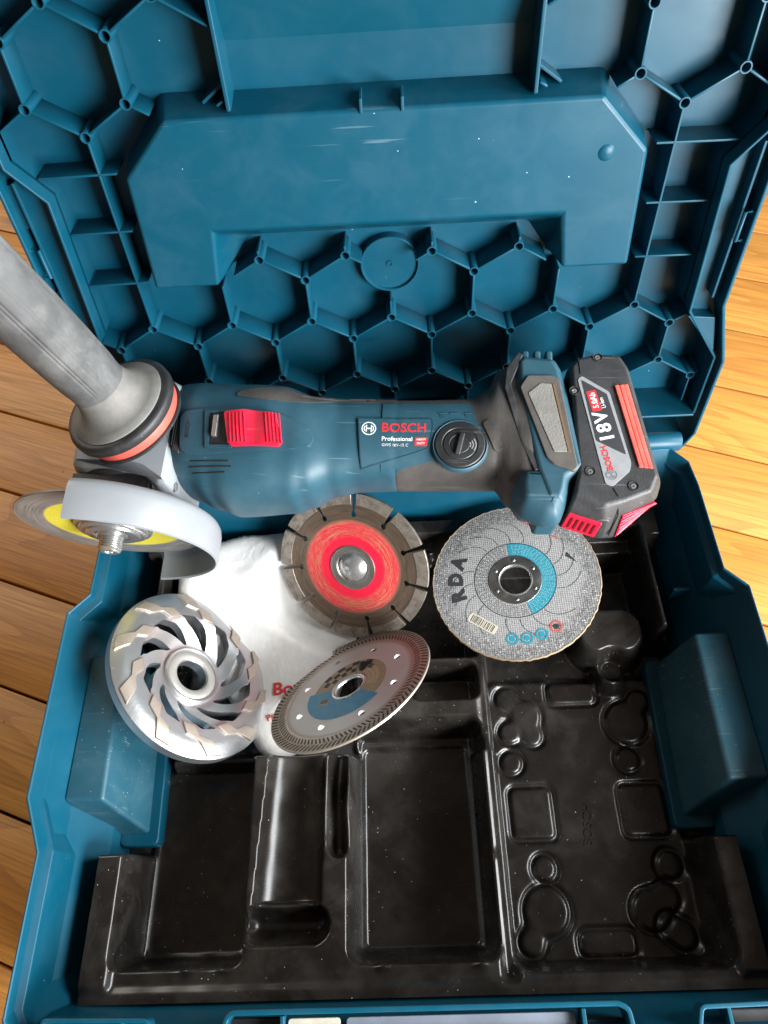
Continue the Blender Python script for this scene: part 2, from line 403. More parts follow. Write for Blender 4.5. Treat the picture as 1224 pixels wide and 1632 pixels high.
# ------------------------------------------------------------------ the open tool case
case = empty('tool_case', Matrix.Identity(4))
tag(case, 'open blue plastic tool case with honeycomb ribbed lid standing on the wooden floor', 'tool case')
def mirror_outline(right):       # right side points from rear to front -> closed loop
    return right + [(-x, y) for x, y in reversed(right)]
O_ = [(150, -6), (196, -8), (206, -20), (208, -40), (208.5, -104), (221, -117), (221, -231), (208.5, -260), (208.5, -336), (203, -346), (150, -347)]
F_ = [(150, -24), (192, -25), (204, -33), (206, -46), (206.8, -100), (206.8, -114), (206.8, -235), (206.5, -262), (206, -322), (197, -334), (150, -336)]
W_ = [(150, -35), (182, -35), (189, -41), (190, -52), (190, -104), (190, -117), (190, -231), (190, -260), (189, -312), (183, -326), (150, -328)]
Oo = mirror_outline(O_); Ff = mirror_outline(F_); Ww = mirror_outline(W_)
def ring(l, z, dz=None): return [(x, y, z) for x, y in l]
rings = [ring([(x * .95, -174 + (y + 174) * .95) for x, y in Oo], 1.5), ring([(x * .965, -174 + (y + 174) * .965) for x, y in Oo], 6), ring([(x * .972, -174 + (y + 174) * .972) for x, y in Oo], 80), ring([(x * .995, -174 + (y + 174) * .995) for x, y in Oo], 83), ring(Oo, 88),
         ring([(x * .996, -174 + (y + 174) * .996) for x, y in Oo], 90), ring([(x * .990, -174 + (y + 174) * .990) for x, y in Oo], 89.0), ring(Ff, 60), ring(Ww, 30), ring([(x * .99, y) for x, y in Ww], 4)]
base = MB().loft(rings).build('base_shell', M['case'], case, bevel=1.6, seg=3, blim=22)
# side brackets moulded into the base
for sgn, nm in ((-1, 'bracket_left'), (1, 'bracket_right')):
    def P(x, y, z): return (sgn * x, y, z)
    rr = [[P(210, -138, 66), P(188, -138, 65), P(174, -143, 18), P(196, -143, 18)],
          [P(210, -229, 66), P(186, -229, 65), P(170, -243, 18), P(196, -243, 18)]]
    mb = MB(); mb.loft(rr)
    mb.build('side_bracket', M['case_dusty'], base, bevel=2.4, seg=3)
    # low foot of the bracket
    mb = MB(); mb.prism(rpoly([(sgn * 190, -140), (sgn * 167, -140), (sgn * 164, -250), (sgn * 190, -250)], 5), 6, 19)
    mb.build('bracket_foot', M['case'], base, bevel=1.5)
    # vertical guide ribs below the rim
    for y0 in (-100,):
        MB().box(sgn * 200, sgn * 188, y0 - 1.2, y0 + 1.2, 32, 50).build('guide_rib', M['case'], base, bevel=0.5)
# hinge knuckles
for x0, x1 in ((-203, -150), (150, 203), (-60, 60)):
    m = Matrix.Rotation(PI / 2, 4, 'Y')
    MB().lathe([(0, x0), (6.5, x0), (7, x0 + 1), (7, x1 - 1), (6.5, x1), (0, x1)], 24).xf(Matrix.Translation((0, -2, 89)) @ m).build('hinge_knuckle', M['case'], base, smooth=40)
# front carrying handle with label plate, and latches
fr = MB(); out = rpoly([(-93, -333), (96, -333), (101, -336), (104, -362), (-100, -362), (-97, -336)], 4); inn = offset_poly(out, -2.6)
v, f = fill2d(out, [inn]); mbh = plate(out, [inn], 0, lambda x, y: 91.5, 14)
hd = mbh.build('front_handle', M['case'], case, bevel=0.6)
MB().box(-98, -70, -358, -337, 78, 82).build('handle_pivot', M['black'], hd, bevel=0.8)
MB().prism(rpoly([(13 - 50, -359), (75, -359), (75, -337.5), (13 - 50, -337.5)], 2), 82, 85.5).build('label_plate', plastic('speckled_label', (0.16, 0.18, 0.22), 0.5, dust=1.2, mott=0.3, dustcol=(0.5, 0.52, 0.56), speckscale=900), hd, bevel=0.4)
MB().prism(rpoly([(-66, -359), (-40, -359), (-40, -337.5), (-66, -337.5)], 2), 82, 85).build('label_insert', M['cream'], hd, bevel=0.4)
MB().box(-69, -67, -360, -336, 80, 91).build('frame_bar', M['case'], hd, bevel=0.4)
MB().box(77, 79.2, -360, -336, 80, 91).build('frame_bar', M['case'], hd, bevel=0.4)
MB().box(80, 99, -358, -341, 74, 80).build('handle_pivot', M['black'], hd, bevel=0.8)
for sgn in (-1, 1):
    out = rpoly([(sgn * 131, -345), (sgn * 134, -335.5), (sgn * 188, -334.5), (sgn * 188, -364), (sgn * 131, -364)], 3)
    la = plate(out, [offset_poly(out, -2.2)], 0, lambda x, y: 91, 10).build('front_latch', M['case'], case, bevel=0.5)
    MB().box(sgn * 150, sgn * 186, -362, -338, 60, 84).build('latch_body', M['black'], la, bevel=1)
    MB().box(sgn * 146.5, sgn * 148.5, -362, -336.5, 78, 90.5).build('frame_bar', M['case'], la, bevel=0.3)

# ---- lid: local frame u (right), v (up the lid), n (towards the inside of the case)
la_ = R(80.75); LD = (0, math.cos(la_), math.sin(la_)); LN = (0, -math.sin(la_), math.cos(la_))
FL, TIP = -33.0, -15.0
sideR = [(214, 8), (214, 58), (187.5, 95), (184, 187), (200, 206), (200, 338)]
silR = [(214, -22), (220, -8), (220.5, 58), (207.5, 101), (207.5, 200), (221, 214), (221, 344)]
inner = sideR + [(-x, y) for x, y in reversed(sideR)]
outer = silR + [(-x, y) for x, y in reversed(silR)]
lid = plate(offset_poly(inner, 1.5), [], 0, lambda x, y: FL, 3).build('lid', M['case'], case, smooth=30)
lid.matrix_local = frame4((0, 10, 90), (1, 0, 0), LD, LN)
def strip(pts, t, n0, n1):         # wall of thickness t to the left side of an open polyline
    mb = MB()
    a = [Vector(p) for p in pts]; off = []
    for i, p in enumerate(a):
        d = (a[min(i + 1, len(a) - 1)] - a[max(i - 1, 0)]).normalized(); off.append(p + Vector((-d.y, d.x)) * t)
    for i in range(len(a) - 1):
        pass
    rg = []
    for p, q in zip(a, off): rg.append([(p.x, p.y, n0), (q.x, q.y, n0), (q.x, q.y, n1), (p.x, p.y, n1)])
    return mb.loft(rg)
for s in (1, -1):
    pts = [(s * x, y) for x, y in sideR]
    strip(pts, -2.0 * s, FL - 2, -4.5).build('inner_wall', M['case'], lid, bevel=0.7, blim=50)
    po = [(s * x, y) for x, y in silR]
    strip(po, 2.4 * s, -42, 0).build('rim', M['case'], lid, bevel=0.8, blim=50)
    ch = [(s * x, y) for x, y in sideR[1:]] + [(s * x, y) for x, y in reversed(silR[2:])]
    plate(ch, [], 0, lambda x, y: -14.0, 2.5).build('side_channel', M['case'], lid)
    # triangular gusset at the foot of the channel
    MB().prism([(s * 188, 92), (s * 206, 90), (s * 213, 62)], -14.2, -5).build('gusset', M['case'], lid, bevel=0.6)
    # inner step of the channel, with the latch loop
    MB().prism([(s * 199.5, 104), (s * 201.2, 104), (s * 201.2, 198), (s * 199.5, 198)], -14.5, -6).build('channel_rib', M['case'], lid, bevel=0.4)
    MB().tube([(s * 205.8, 161, -3), (s * 200.5, 161, -3), (s * 200.5, 143.5, -3), (s * 205.8, 143.5, -3)], 1.3, 8).build('latch_loop', M['case'], lid, smooth=60)
    MB().prism(rpoly([(s * 201.5, 104), (s * 206, 104), (s * 206, 128), (s * 201.5, 132)], 1.2), -14.5, -9).build('clip_tab', M['case'], lid, bevel=0.5)
    MB().prism(rpoly([(s * 201.5, 172), (s * 206, 170), (s * 206, 196), (s * 201.5, 196)], 1.2), -14.5, -9).build('clip_tab', M['case'], lid, bevel=0.5)
strip([(214, 8), (-214, 8)], -2.0, FL - 2, -2).build('hinge_wall', M['case'], lid, bevel=0.7)
MB().box(-214, 214, -20, -16, -40, -2).build('hinge_edge', M['case'], lid, bevel=1)
# U-shaped moulded pocket
top = [(-112, 223.5), (112, 223.5), (140, 195.5), (143, 128.5), (104, 128.5), (99.5, 163), (-99.5, 163), (-104, 128.5), (-143, 128.5), (-140, 195.5)]
bot = [(-116, 229), (116, 229), (144, 197), (147, 125.5), (101, 125.5), (84, 147), (-84, 147), (-101, 125.5), (-147, 125.5), (-144, 197)]
pk = MB().loft([[(x, y, FL - 1) for x, y in bot], [(x, y, -8.5) for x, y in top]]).build('handle_pocket', M['case_worn'], lid, bevel=2.2, seg=3, blim=20)
MB().lathe([(0, -7.3), (2.2, -7.5), (4.0, -8.1), (5.2, -9.2)], 24).xf(Matrix.Translation((118, 195.5, 0))).build('dimple', M['case'], pk, smooth=80)
for x in (-10.5, 10.5): MB().box(x - 0.8, x + 0.8, 222, 229, -24, -8).build('notch_rib', M['case'], pk, bevel=0.4)
# carrying-handle cavity
MB().add([(-77, 226, -31.5), (77, 226, -31.5), (77, 251, -31.5), (-77, 251, -31.5), (77, 300, -14), (-77, 300, -14), (77, 340, -12), (-77, 340, -12)], [(0, 1, 2, 3), (3, 2, 4, 5), (5, 4, 6, 7)]).build('handle_cavity', M['case'], lid, smooth=0)
for s in (1, -1):
    MB().box(s * 76.8, s * 79.0, 225, 338, FL - 1, -12).build('cavity_wall', M['case'], lid, bevel=0.5)
    d = Vector((s * 8, 9)).normalized(); w = Vector((-d.y, d.x)) * 0.9; a = Vector((s * 79, 236)); b = Vector((s * 92, 227))
    d = (b - a).normalized(); w = Vector((-d.y, d.x)) * 0.8
    MB().prism([tuple(a + w), tuple(a - w), tuple(b - w), tuple(b + w)], FL, -20).build('cavity_gusset', M['case'], lid, bevel=0.3)
# honeycomb: every rib segment and every screw boss is a piece of its own
hs = 30.0; hw = hs * math.sqrt(3); v0 = 80.5
pocket_zone = [(-117, 227), (117, 227), (145, 198), (148, 124.5), (99, 124.5), (86, 147), (-86, 147), (-99, 124.5), (-148, 124.5), (-145, 198)]
def valid(p):
    x, y = p
    if not inside(p, inner): return False
    if inside(p, pocket_zone): return False
    if abs(x) < 80 and y > 222: return False
    if abs(x) > 144 and 97.5 < y < 214.5: return False
    if math.hypot(x, y - 126.0) < 18.4: return False
    if y < 12: return False
    return True
rib_data = {}
def rib(a, b, tip=TIP, trim=True):
    a = Vector(a); b = Vector(b); k = 60; run = []; best = []
    for i in range(k + 1):
        if valid(tuple(a.lerp(b, i / k))): run.append(i)
        else: run = []
        if len(run) > len(best): best = list(run)
    if len(best) < 6: return
    p = a.lerp(b, best[0] / k); q = a.lerp(b, best[-1] / k); dd_ = (b - a).normalized()
    if trim and best[0] == 0: p = p + dd_ * 2.75
    if trim and best[-1] == k: q = q - dd_ * 2.75
    ln = round((q - p).length, 1)
    key = (ln, tip)
    if key not in rib_data:
        o = MB().prism([(0, -0.62), (ln, -0.62), (ln, 0.62), (0, 0.62)], FL - 0.5, tip).build('rib', M['case'], lid, bevel=0.25, seg=2)
        rib_data[key] = o.data
    else:
        o = mesh_obj('rib', None, None, None, lid, data=rib_data[key], smooth=0)
        b_ = o.modifiers.new('bevel', 'BEVEL'); b_.width = 0.25 * S; b_.segments = 2; b_.limit_method = 'ANGLE'
    d = q - p; o.location = (p.x * S, p.y * S, 0); o.rotation_euler = (0, 0, math.atan2(d.y, d.x))
boss_me = None; verts_l = []
for m_ in range(-2, 7):
    odd = m_ % 2
    for k in range(-5, 6):
        lowx = (k + (0 if odd else 0.5)) * hw; lowy = v0 + 1.5 * hs * m_
        upx = lowx - hw / 2; upy = lowy + hs / 2
        rib((lowx, lowy), (upx, upy)); rib((upx + hw, upy), (lowx, lowy)); rib((upx, upy), (upx, upy + hs))
        verts_l += [(lowx, lowy), (upx, upy)]
seen = set()
for x, y in verts_l:
    key = (round(x), round(y))
    if key in seen: continue
    seen.add(key)
    if abs(x) < 1 and 115 < y < 150: continue
    if not all(valid((x + 3.5 * math.cos(t), y + 3.5 * math.sin(t))) for t in (0, 1.57, 3.14, 4.71)) and not (abs(abs(x) - 155.9) < 1 and (abs(y - 95.5) < 2 or abs(y - 215.5) < 2)): continue
    if boss_me is None:
        o = MB().lathe([(3.3, FL - 0.5), (3.1, TIP + 0.2), (2.95, TIP + 0.4), (2.35, TIP + 0.4), (2.2, TIP + 0.2), (2.1, FL + 4), (0, FL + 4)], 20).build('screw_boss', M['case'], lid, smooth=40); boss_me = o.data
    else: o = mesh_obj('screw_boss', None, None, None, lid, data=boss_me)
    o.location = (x * S, y * S, 0)
_v = valid
def valid(p): return True
for s in (1, -1):
    for a, b in (((s * 155.8, 95.5), (s * 155.8, 215.5)), ((s * 146, 196), (s * 190, 195.5)), ((s * 148, 163), (s * 184, 162.5)), ((s * 149, 129.5), (s * 185, 129))): rib(a, b, TIP + 0.02, abs(a[0] - b[0]) < 1)
valid = _v
emb = MB().lathe([(18.8, FL), (18.6, FL + 6.2), (18.2, FL + 6.6), (17.5, FL + 6.6), (17.2, FL + 6.2), (17.1, FL + 4.6), (0, FL + 4.6)], 56).xf(Matrix.Translation((0.6, 126.0, 0))).build('round_emblem', M['case'], lid, smooth=40)
MB().lathe([(2.2, FL + 4.6), (2.2, FL + 5.2), (1.2, FL + 5.2), (1.2, FL + 4.6)], 16).xf(Matrix.Translation((0.6, 126, 0))).build('emblem_mark', M['case'], emb)
put_text('moulded_text', 'Made in Poland', 4.2, (-26, 66), 0, M['case'], lid, z=FL, lift=0.5)
put_text('moulded_text', 'Sortimo', 4.6, (27, 66), 0, M['case'], lid, z=FL, lift=0.5)
put_text('moulded_text', 'com', 4.6, (22, 59), 0, M['case'], lid, z=FL, lift=0.5)

# ------------------------------------------------------------------ black vacuum-formed tray: one dense sheet
st = 0.85
gx = np.arange(-186.5, 186.6, st); gy = np.arange(-332.0, -37.5, st)
X, Y = np.meshgrid(gx, gy)
def sstep(t): t = np.clip(t, 0, 1); return t * t * (3 - 2 * t)
def rrect(x0, x1, y0, y1, r):
    cx, cy, hx, hy = (x0 + x1) / 2, (y0 + y1) / 2, (x1 - x0) / 2, (y1 - y0) / 2
    qx = np.abs(X - cx) - hx + r; qy = np.abs(Y - cy) - hy + r
    return np.hypot(np.maximum(qx, 0), np.maximum(qy, 0)) + np.minimum(np.maximum(qx, qy), 0) - r
def blend(Z, d, target, w): k = sstep(0.5 - d / w); return Z * (1 - k) + target * k
Z = np.full_like(X, 50.0)
Z = blend(Z, rrect(-171, 172, -200, -40, 8), 7, 7)                       # rear half, low
Z = blend(Z, rrect(-190, 190, -64, -30, 3), 33, 5)                       # rear ledge
Z = blend(Z, rrect(-190, 190, -50, -30, 3), 52, 4)
Z = blend(Z, rrect(-171, -30, -70, -30, 6), 28, 6)
Z = blend(Z, rrect(20, 40, -70, -56, 4), 26, 5)
Z = blend(Z, rrect(-172, -102, -222, -196, 6), 22, 7)
Z = blend(Z, rrect(-190, -171, -330, -30, 4), 55, 4)                     # rails
Z = blend(Z, rrect(171.5, 190, -330, -30, 4), 55, 4)
for sg in (-1, 1):
    Z = blend(Z, rrect(*sorted((sg * 161, sg * 200)), -256, -130, 5), 5, 4)
    Z = blend(Z, rrect(*sorted((sg * 178, sg * 200)), -130, -60, 4), 20, 4)
Z = blend(Z, rrect(-170.5, -101, -314.5, -203, 5), 8, 5)                 # left pocket
Z = blend(Z, rrect(-166, -106, -310, -208, 4), 6.6, 2.5)
Z = blend(Z, rrect(-36, 52, -196, -138, 6), 45, 8)                       # cross ridge
Z = blend(Z, rrect(2, 47, -168, -146, 7), 15, 5)                         # small pocket
Z = blend(Z, rrect(46, 54, -330, -120, 3), 43, 5)                        # long ridge
Z = blend(Z, rrect(-37, 43.5, -314, -184, 6), 10, 7)                     # middle pocket
Z = blend(Z, rrect(-32, 38, -310, -193, 4), 7.4, 2.6)
Z = blend(Z, rrect(54.5, 171, -320.5, -150, 7), 12, 5)                   # embossed panel on the right
Z = blend(Z, rrect(118, 168, -141, -104, 16), 36, 9)                     # rounded hump behind it
Z = blend(Z, rrect(132, 150, -160, -138, 9), 26, 8)
Z = blend(Z, np.hypot(X - 143, Y + 146) - 9, 16, 5)
Z = blend(Z, rrect(-200, 200, -345, -325.5, 1), 52, 5)                    # added front lip: black plastic standing in for shade on the front wall
# handle trough
t = np.clip((Y + 286) / 83, 0, 1); cx = -74.6 + 3.2 * t; rr = 19.6 - 2.2 * t
d = np.abs(X - cx)
inY = sstep((Y + 287.5) / 2.5)
tr = 46 - np.sqrt(np.maximum(rr ** 2 - d ** 2, 0)) * 0.68
Z = np.where(d < rr, Z * (1 - inY * (Y < -200)) + tr * inY * (Y < -200), Z)
bx = np.clip(X, -92, -60); dd = np.hypot(X - bx, (Y + 296.5) * 1.0)
Z = np.where(dd < 9.6, np.minimum(Z, 45 - np.sqrt(np.maximum(9.6 ** 2 - dd ** 2, 0)) * 1.9), Z)
gxc = -46.5 + 0.0016 * (Y + 235) ** 2
g = np.hypot((X - gxc) / 6.2, np.maximum(np.abs(Y + 230) - 26, 0) / 7)
Z = np.where(g < 1, np.minimum(Z, 50 - 15 * np.sqrt(np.maximum(1 - g ** 2, 0))), Z)
# outlines pressed into the right panel: groove round each shape, shape itself slightly proud
def shape_sdf(parts):
    d = None
    for p in parts:
        if p[0] == 'c': q = np.hypot(X - p[1], Y - p[2]) - p[3]
        else: q = rrect(*p[1:])
        d = q if d is None else -2.2 * np.log(np.exp(-np.clip(d, -40, 40) / 2.2) + np.exp(-np.clip(q, -40, 40) / 2.2))
    return d
SH = [[('c', 68.6, -162.4, 7.0), ('c', 80.7, -173.8, 9.0), ('c', 68.1, -185.4, 6.0), ('c', 83.3, -187.6, 6.0)], [('c', 148.4, -181, 13), ('c', 159.5, -166.3, 6.5)],
      [('c', 67.1, -205.3, 6.2)], [('c', 144.9, -205.4, 6.6)], [('c', 80.5, -269.2, 6.2)], [('c', 158, -269.3, 6.8)],
      [('c', 78.6, -292.5, 12.5), ('c', 67.8, -309, 6.5)], [('c', 141.5, -294, 10), ('c', 152.8, -286.8, 6.5)], [('c', 158, -307.5, 6.5), ('c', 151, -303, 6.0)],
      [('r', 98.5, 129.5, -166, -153, 3)], [('r', 64.5, 89.5, -251.5, -222.5, 3)], [('r', 136, 162.3, -251.5, -222.5, 3)], [('r', 97, 128.5, -316.5, -304.5, 4)]]
for parts in SH:
    d = shape_sdf(parts)
    Z += 0.4 * sstep(0.5 - d / 3.0) - 2.3 * np.exp(-((d - 2.0) / 1.45) ** 2)
Z += 0.25 * np.sin(X * 0.11 + 1.3) * np.sin(Y * 0.09) + 0.12 * np.sin(X * 0.31) * np.sin(Y * 0.27 + 2)
# small press marks along the front foot of the pockets
for mx in (-128, -108, -20, 34): Z += 3.5 * np.exp(-(((X - mx) / 4) ** 2 + ((Y + 315.5) / 3) ** 2))
Z += 2.0 * np.exp(-(((X - 45.5) / 2.5) ** 2 + ((Y + 262) / 3) ** 2)) * -1
# light smoothing gives the drawn-plastic radii
for _ in range(2):
    Zp = np.pad(Z, 1, mode='edge'); Z = (Zp[1:-1, 1:-1] * 4 + Zp[:-2, 1:-1] + Zp[2:, 1:-1] + Zp[1:-1, :-2] + Zp[1:-1, 2:]) / 8
ny, nx = X.shape
me = bpy.data.meshes.new('insert_tray')
vv = np.stack([X, Y, Z], 2).reshape(-1, 3) * S
idx = np.arange(nx * ny).reshape(ny, nx)
q = np.stack([idx[:-1, :-1], idx[:-1, 1:], idx[1:, 1:], idx[1:, :-1]], 2).reshape(-1, 4)
me.vertices.add(len(vv)); me.vertices.foreach_set('co', vv.ravel())
me.loops.add(q.size); me.loops.foreach_set('vertex_index', q.ravel().astype(np.int32))
me.polygons.add(len(q)); me.polygons.foreach_set('loop_start', np.arange(0, q.size, 4, dtype=np.int32)); me.polygons.foreach_set('loop_total', np.full(len(q), 4, dtype=np.int32))
me.polygons.foreach_set('use_smooth', np.ones(len(q), dtype=bool)); me.materials.append(M['tray']); me.update(); me.validate()
tray = bpy.data.objects.new('insert_tray', me); COL.objects.link(tray)
tag(tray, 'glossy black moulded insert tray with dusty pockets inside the blue case', 'tray')
def tray_z(x, y):
    i = min(max(int(round((x + 186.5) / st)), 0), nx - 1); j = min(max(int(round((y + 332.0) / st)), 0), ny - 1); return float(Z[j, i])
put_text('moulded_text', 'BOSCH', 8, (112, -245), 82, M['tray'], tray, zf=tray_z, lift=0.5, bold=0.15)

# ------------------------------------------------------------------ white fleece pad under the discs
edge_poly = rpoly([(-166, -92), (-164, -50), (-120, -38), (-64, -38), (-40, -60), (-36, -110), (-48, -150), (-62, -186), (-72, -193), (-92, -200), (-103, -194), (-114, -176), (-132, -150), (-148, -118)], 10, 5)
def fz(x, y):
    # lies low in front, climbs the tray ledge at the back
    t = (y + 132) / 62.0; t = min(max(t, 0), 1); t = t * t * (3 - 2 * t)
    z = 15.0 + 31 * t + 1.8 * math.sin(x * 0.05 + y * 0.03) + 0.9 * math.sin(x * 0.11 - y * 0.06 + 1)
    z += max(0, (-y - 150)) * 0.10
    z -= 4 * math.exp(-(((x + 112) / 16) ** 2 + ((y + 138) / 26) ** 2)) + 3 * math.exp(-(((x + 62) / 20) ** 2 + ((y + 128) / 20) ** 2))
    return z
ep = resample(edge_poly, 2.0)
def near_edge(x, y):
    best = 1e9
    for a in ep:
        d_ = (a[0] - x) ** 2 + (a[1] - y) ** 2
        if d_ < best: best = d_
    return math.sqrt(best)
v2, f2 = fill2d(ep, (), 2.6)
tv = []; bv = []
for x, y in v2:
    e_ = min(1.0, near_edge(x, y) / 13.0); b_ = math.sqrt(max(0, 1 - (1 - e_) ** 2))
    z = fz(x, y) - 4 + 6.5 * b_ + random.uniform(-.08, .08)
    pz = 55.8 + (0.3 * (x + 35.6) + 0.72 * (y + 75.5)) / 0.62 - 3.0          # pressed down by the red disc leaning on it
    dr = math.hypot(x + 35.6, (y + 75.5) * 1.25); k_ = min(max((dr - 56) / 34, 0), 1); k_ = k_ * k_ * (3 - 2 * k_)
    zc_ = max(pz, 9.0) + 55 * k_; h_ = 5.0 * math.log(math.exp(-z / 5.0) + math.exp(-zc_ / 5.0)); z = -h_
    tv.append((x, y, z)); bv.append((x, y, min(fz(x, y) - 4.2, z - 1.5)))
n_ = len(v2); ff = [tuple(q_) for q_ in f2] + [tuple(n_ + i for i in reversed(q_)) for q_ in f2]; cnt = set()
for q_ in f2:
    for i in range(len(q_)): cnt.add((q_[i], q_[(i + 1) % len(q_)]))
ff += [(b_, a_, n_ + a_, n_ + b_) for a_, b_ in cnt if (b_, a_) not in cnt]
pad = mesh_obj('fleece_pad', tv + bv, ff, M['fleece'], None, smooth=70)
tag(pad, 'soft white fleece pad with red print lying under the discs', 'fleece pad')
padS = Surf([MB().add(tv, f2)])
put_text('red_print', 'Bosch', 13.5, (-80, -150.0), 2, M['print_red'], pad, zf=lambda x, y: padS.z(x, y, 12), lift=0.5, bold=0.35)
put_text('red_print', 'Professional', 6.5, (-84, -166), 24, M['print_red'], pad, zf=lambda x, y: padS.z(x, y, 12), lift=0.5, bold=0.15)

# ------------------------------------------------------------------ discs
def disc_outline_slots(Rr, nslot, rin, w, kr, a0=0):
    pts = []
    for k in range(nslot):
        a = a0 + 2 * PI * k / nslot; nxt = a0 + 2 * PI * (k + 1) / nslot
        ca, sa = math.cos(a), math.sin(a)
        def loc(r, t): return (r * ca - t * sa, r * sa + t * ca)
        pts.append(loc(math.sqrt(Rr * Rr - w * w), -w)); pts.append(loc(rin + kr, -w * 0.6))
        for i in range(7):
            b = -PI / 2 + 0.35 + (-1) * i / 6 * (2 * PI - 0.7 - PI) ; b = -0.6 - i / 6 * (2 * PI - 1.2)
            pts.append(loc(rin + kr * math.cos(b), kr * math.sin(b)))
        pts.append(loc(rin + kr, w * 0.6)); pts.append(loc(math.sqrt(Rr * Rr - w * w), w))
        h = math.asin(w / Rr)
        for i in range(1, 9): pts.append((Rr * math.cos(a + h + (nxt - a - 2 * h) * i / 9), Rr * math.sin(a + h + (nxt - a - 2 * h) * i / 9)))
    return pts
# --- red segmented diamond disc
def red_disc_mat():
    m, nt, b = newmat('red_worn_disc'); ob, rd = radius_node(nt); pv = polar_vec(nt, ob, rd, 1.3, 1.6)
    n = noise(nt, pv, 1.6, 6, 0.7); n2 = noise(nt, pv, 4.0, 4, 0.7)
    vec = coords(nt); n3 = noise(nt, vec, 45, 3)
    n4 = noise(nt, polar_vec(nt, ob, rd, 0.9, 0.55), 2.6, 7, 0.75)
    steel = mixc(nt, ramp(nt, n, 0.35, 0.68), (0.11, 0.080, 0.055), (0.30, 0.235, 0.175))
    steel = mixc(nt, math_n(nt, 'MULTIPLY', ramp(nt, n2, 0.56, 0.66), 0.8), steel, (0.45, 0.15, 0.08))
    worn = mixc(nt, ramp(nt, n4, 0.50, 0.60), (0.60, 0.012, 0.035), (0.46, 0.23, 0.10))
    worn = mixc(nt, math_n(nt, 'MULTIPLY', ramp(nt, n2, 0.55, 0.62), 0.7), worn, (0.55, 0.34, 0.24))
    wr = math_n(nt, 'ADD', rd, math_n(nt, 'MULTIPLY', math_n(nt, 'SUBTRACT', n, 0.5), 5.0))
    c = mixc(nt, ramp(nt, wr, 34.0, 36.5), worn, steel)
    c = mixc(nt, ramp(nt, math_n(nt, 'ADD', rd, math_n(nt, 'MULTIPLY', n2, 2.2)), 26.5, 24.0), c, (0.72, 0.012, 0.04))
    L(nt, c, b.inputs['Base Color'])
    L(nt, math_n(nt, 'MULTIPLY', ramp(nt, wr, 34.0, 37.0), 0.75), b.inputs['Metallic'])
    b.inputs['Roughness'].default_value = 0.42
    return m
M['red_disc'] = red_disc_mat()
d1 = empty('diamond_disc', disc_frame((-35.6, -75.5, 55.8), (-0.3, -0.72, 0.62), 20))
tag(d1, 'red centred diamond disc with slotted segmented rim, leaning on the white fleece pad', 'grinding disc', 'loose discs in the tray')
outl = disc_outline_slots(54.5, 11, 40.5, 1.5, 2.2)
plate(outl, [circle(0, 0, 14, 40)], 4, lambda x, y: 0.9, 1.8).build('blade_core', M['red_disc'], d1, smooth=30)
segM = metal_mat('worn_segment', (0.40, 0.35, 0.30), 0.40, 0.9, (0.10, 0.07, 0.05), 170, 0.7)
for k in range(11):
    a = 2 * PI * k / 11; n2_ = 2 * PI * (k + 1) / 11; g_ = 0.036
    arc = [a + g_ + (n2_ - a - 2 * g_) * i / 8 for i in range(9)]
    poly = [(56.2 * math.cos(t), 56.2 * math.sin(t)) for t in arc] + [(47.5 * math.cos(t), 47.5 * math.sin(t)) for t in reversed(arc)]
    MB().prism(poly, -1.25, 1.25).build('rim_segment', segM, d1, bevel=0.3)
MB().lathe([(17.0, 0.9), (16.8, 1.5), (15.5, 1.6), (12.6, 1.6), (11.6, 1.2), (11.0, 0.4)], 48).build('hub_ring', M['steel_brushed'], d1, smooth=40)
MB().lathe([(10.9, 0.3), (9.5, 1.9), (6.5, 3.8), (3.2, 5.0), (0.0, 5.4)], 40).build('hub_cap', M['steel'], d1, smooth=80)

# --- grey cut-off wheel
def cut_mat():
    m, nt, b = newmat('abrasive_cutting_wheel'); ob, rd = radius_node(nt); vec = coords(nt)
    vo = N(nt, 'ShaderNodeTexVoronoi'); vo.inputs['Scale'].default_value = 1150; L(nt, vec, vo.inputs['Vector'])
    n = noise(nt, vec, 55, 4, 0.6)
    sep = N(nt, 'ShaderNodeSeparateColor'); L(nt, vo.outputs['Color'], sep.inputs[0])
    outer = mixc(nt, sep.outputs[0], (0.10, 0.097, 0.095), (0.28, 0.275, 0.27))
    outer = mixc(nt, math_n(nt, 'MULTIPLY', math_n(nt, 'GREATER_THAN', sep.outputs[1], 0.95), 0.45), outer, (0.8, 0.79, 0.78))
    innr = mixc(nt, sep.outputs[0], (0.26, 0.255, 0.25), (0.35, 0.345, 0.34))
    r2 = math_n(nt, 'ADD', rd, math_n(nt, 'MULTIPLY', math_n(nt, 'SUBTRACT', n, 0.5), 30.0))
    c = mixc(nt, ramp(nt, r2, 41, 49), innr, outer)
    L(nt, c, b.inputs['Base Color']); b.inputs['Roughness'].default_value = 0.75
    w1 = N(nt, 'ShaderNodeTexWave'); w1.inputs['Scale'].default_value = 210; L(nt, vec, w1.inputs['Vector'])
    vec2 = coords(nt, rot=(0, 0, PI / 2)); w2 = N(nt, 'ShaderNodeTexWave'); w2.inputs['Scale'].default_value = 210; L(nt, vec2, w2.inputs['Vector'])
    bn = N(nt, 'ShaderNodeBump'); bn.inputs['Strength'].default_value = 0.22; bn.inputs['Distance'].default_value = 0.0004
    L(nt, math_n(nt, 'ADD', math_n(nt, 'ADD', w1.outputs['Fac'], w2.outputs['Fac']), vo.outputs['Distance']), bn.inputs['Height']); L(nt, bn.outputs[0], b.inputs['Normal'])
    return m
M['cut'] = cut_mat()
d2 = empty('cutting_disc', disc_frame((77.4, -93.7, 61.1), (-0.15, -0.02, 0.99), 0))
tag(d2, 'grey abrasive cutting disc with teal printed arc, lying under the battery end', 'grinding disc', 'loose discs in the tray')
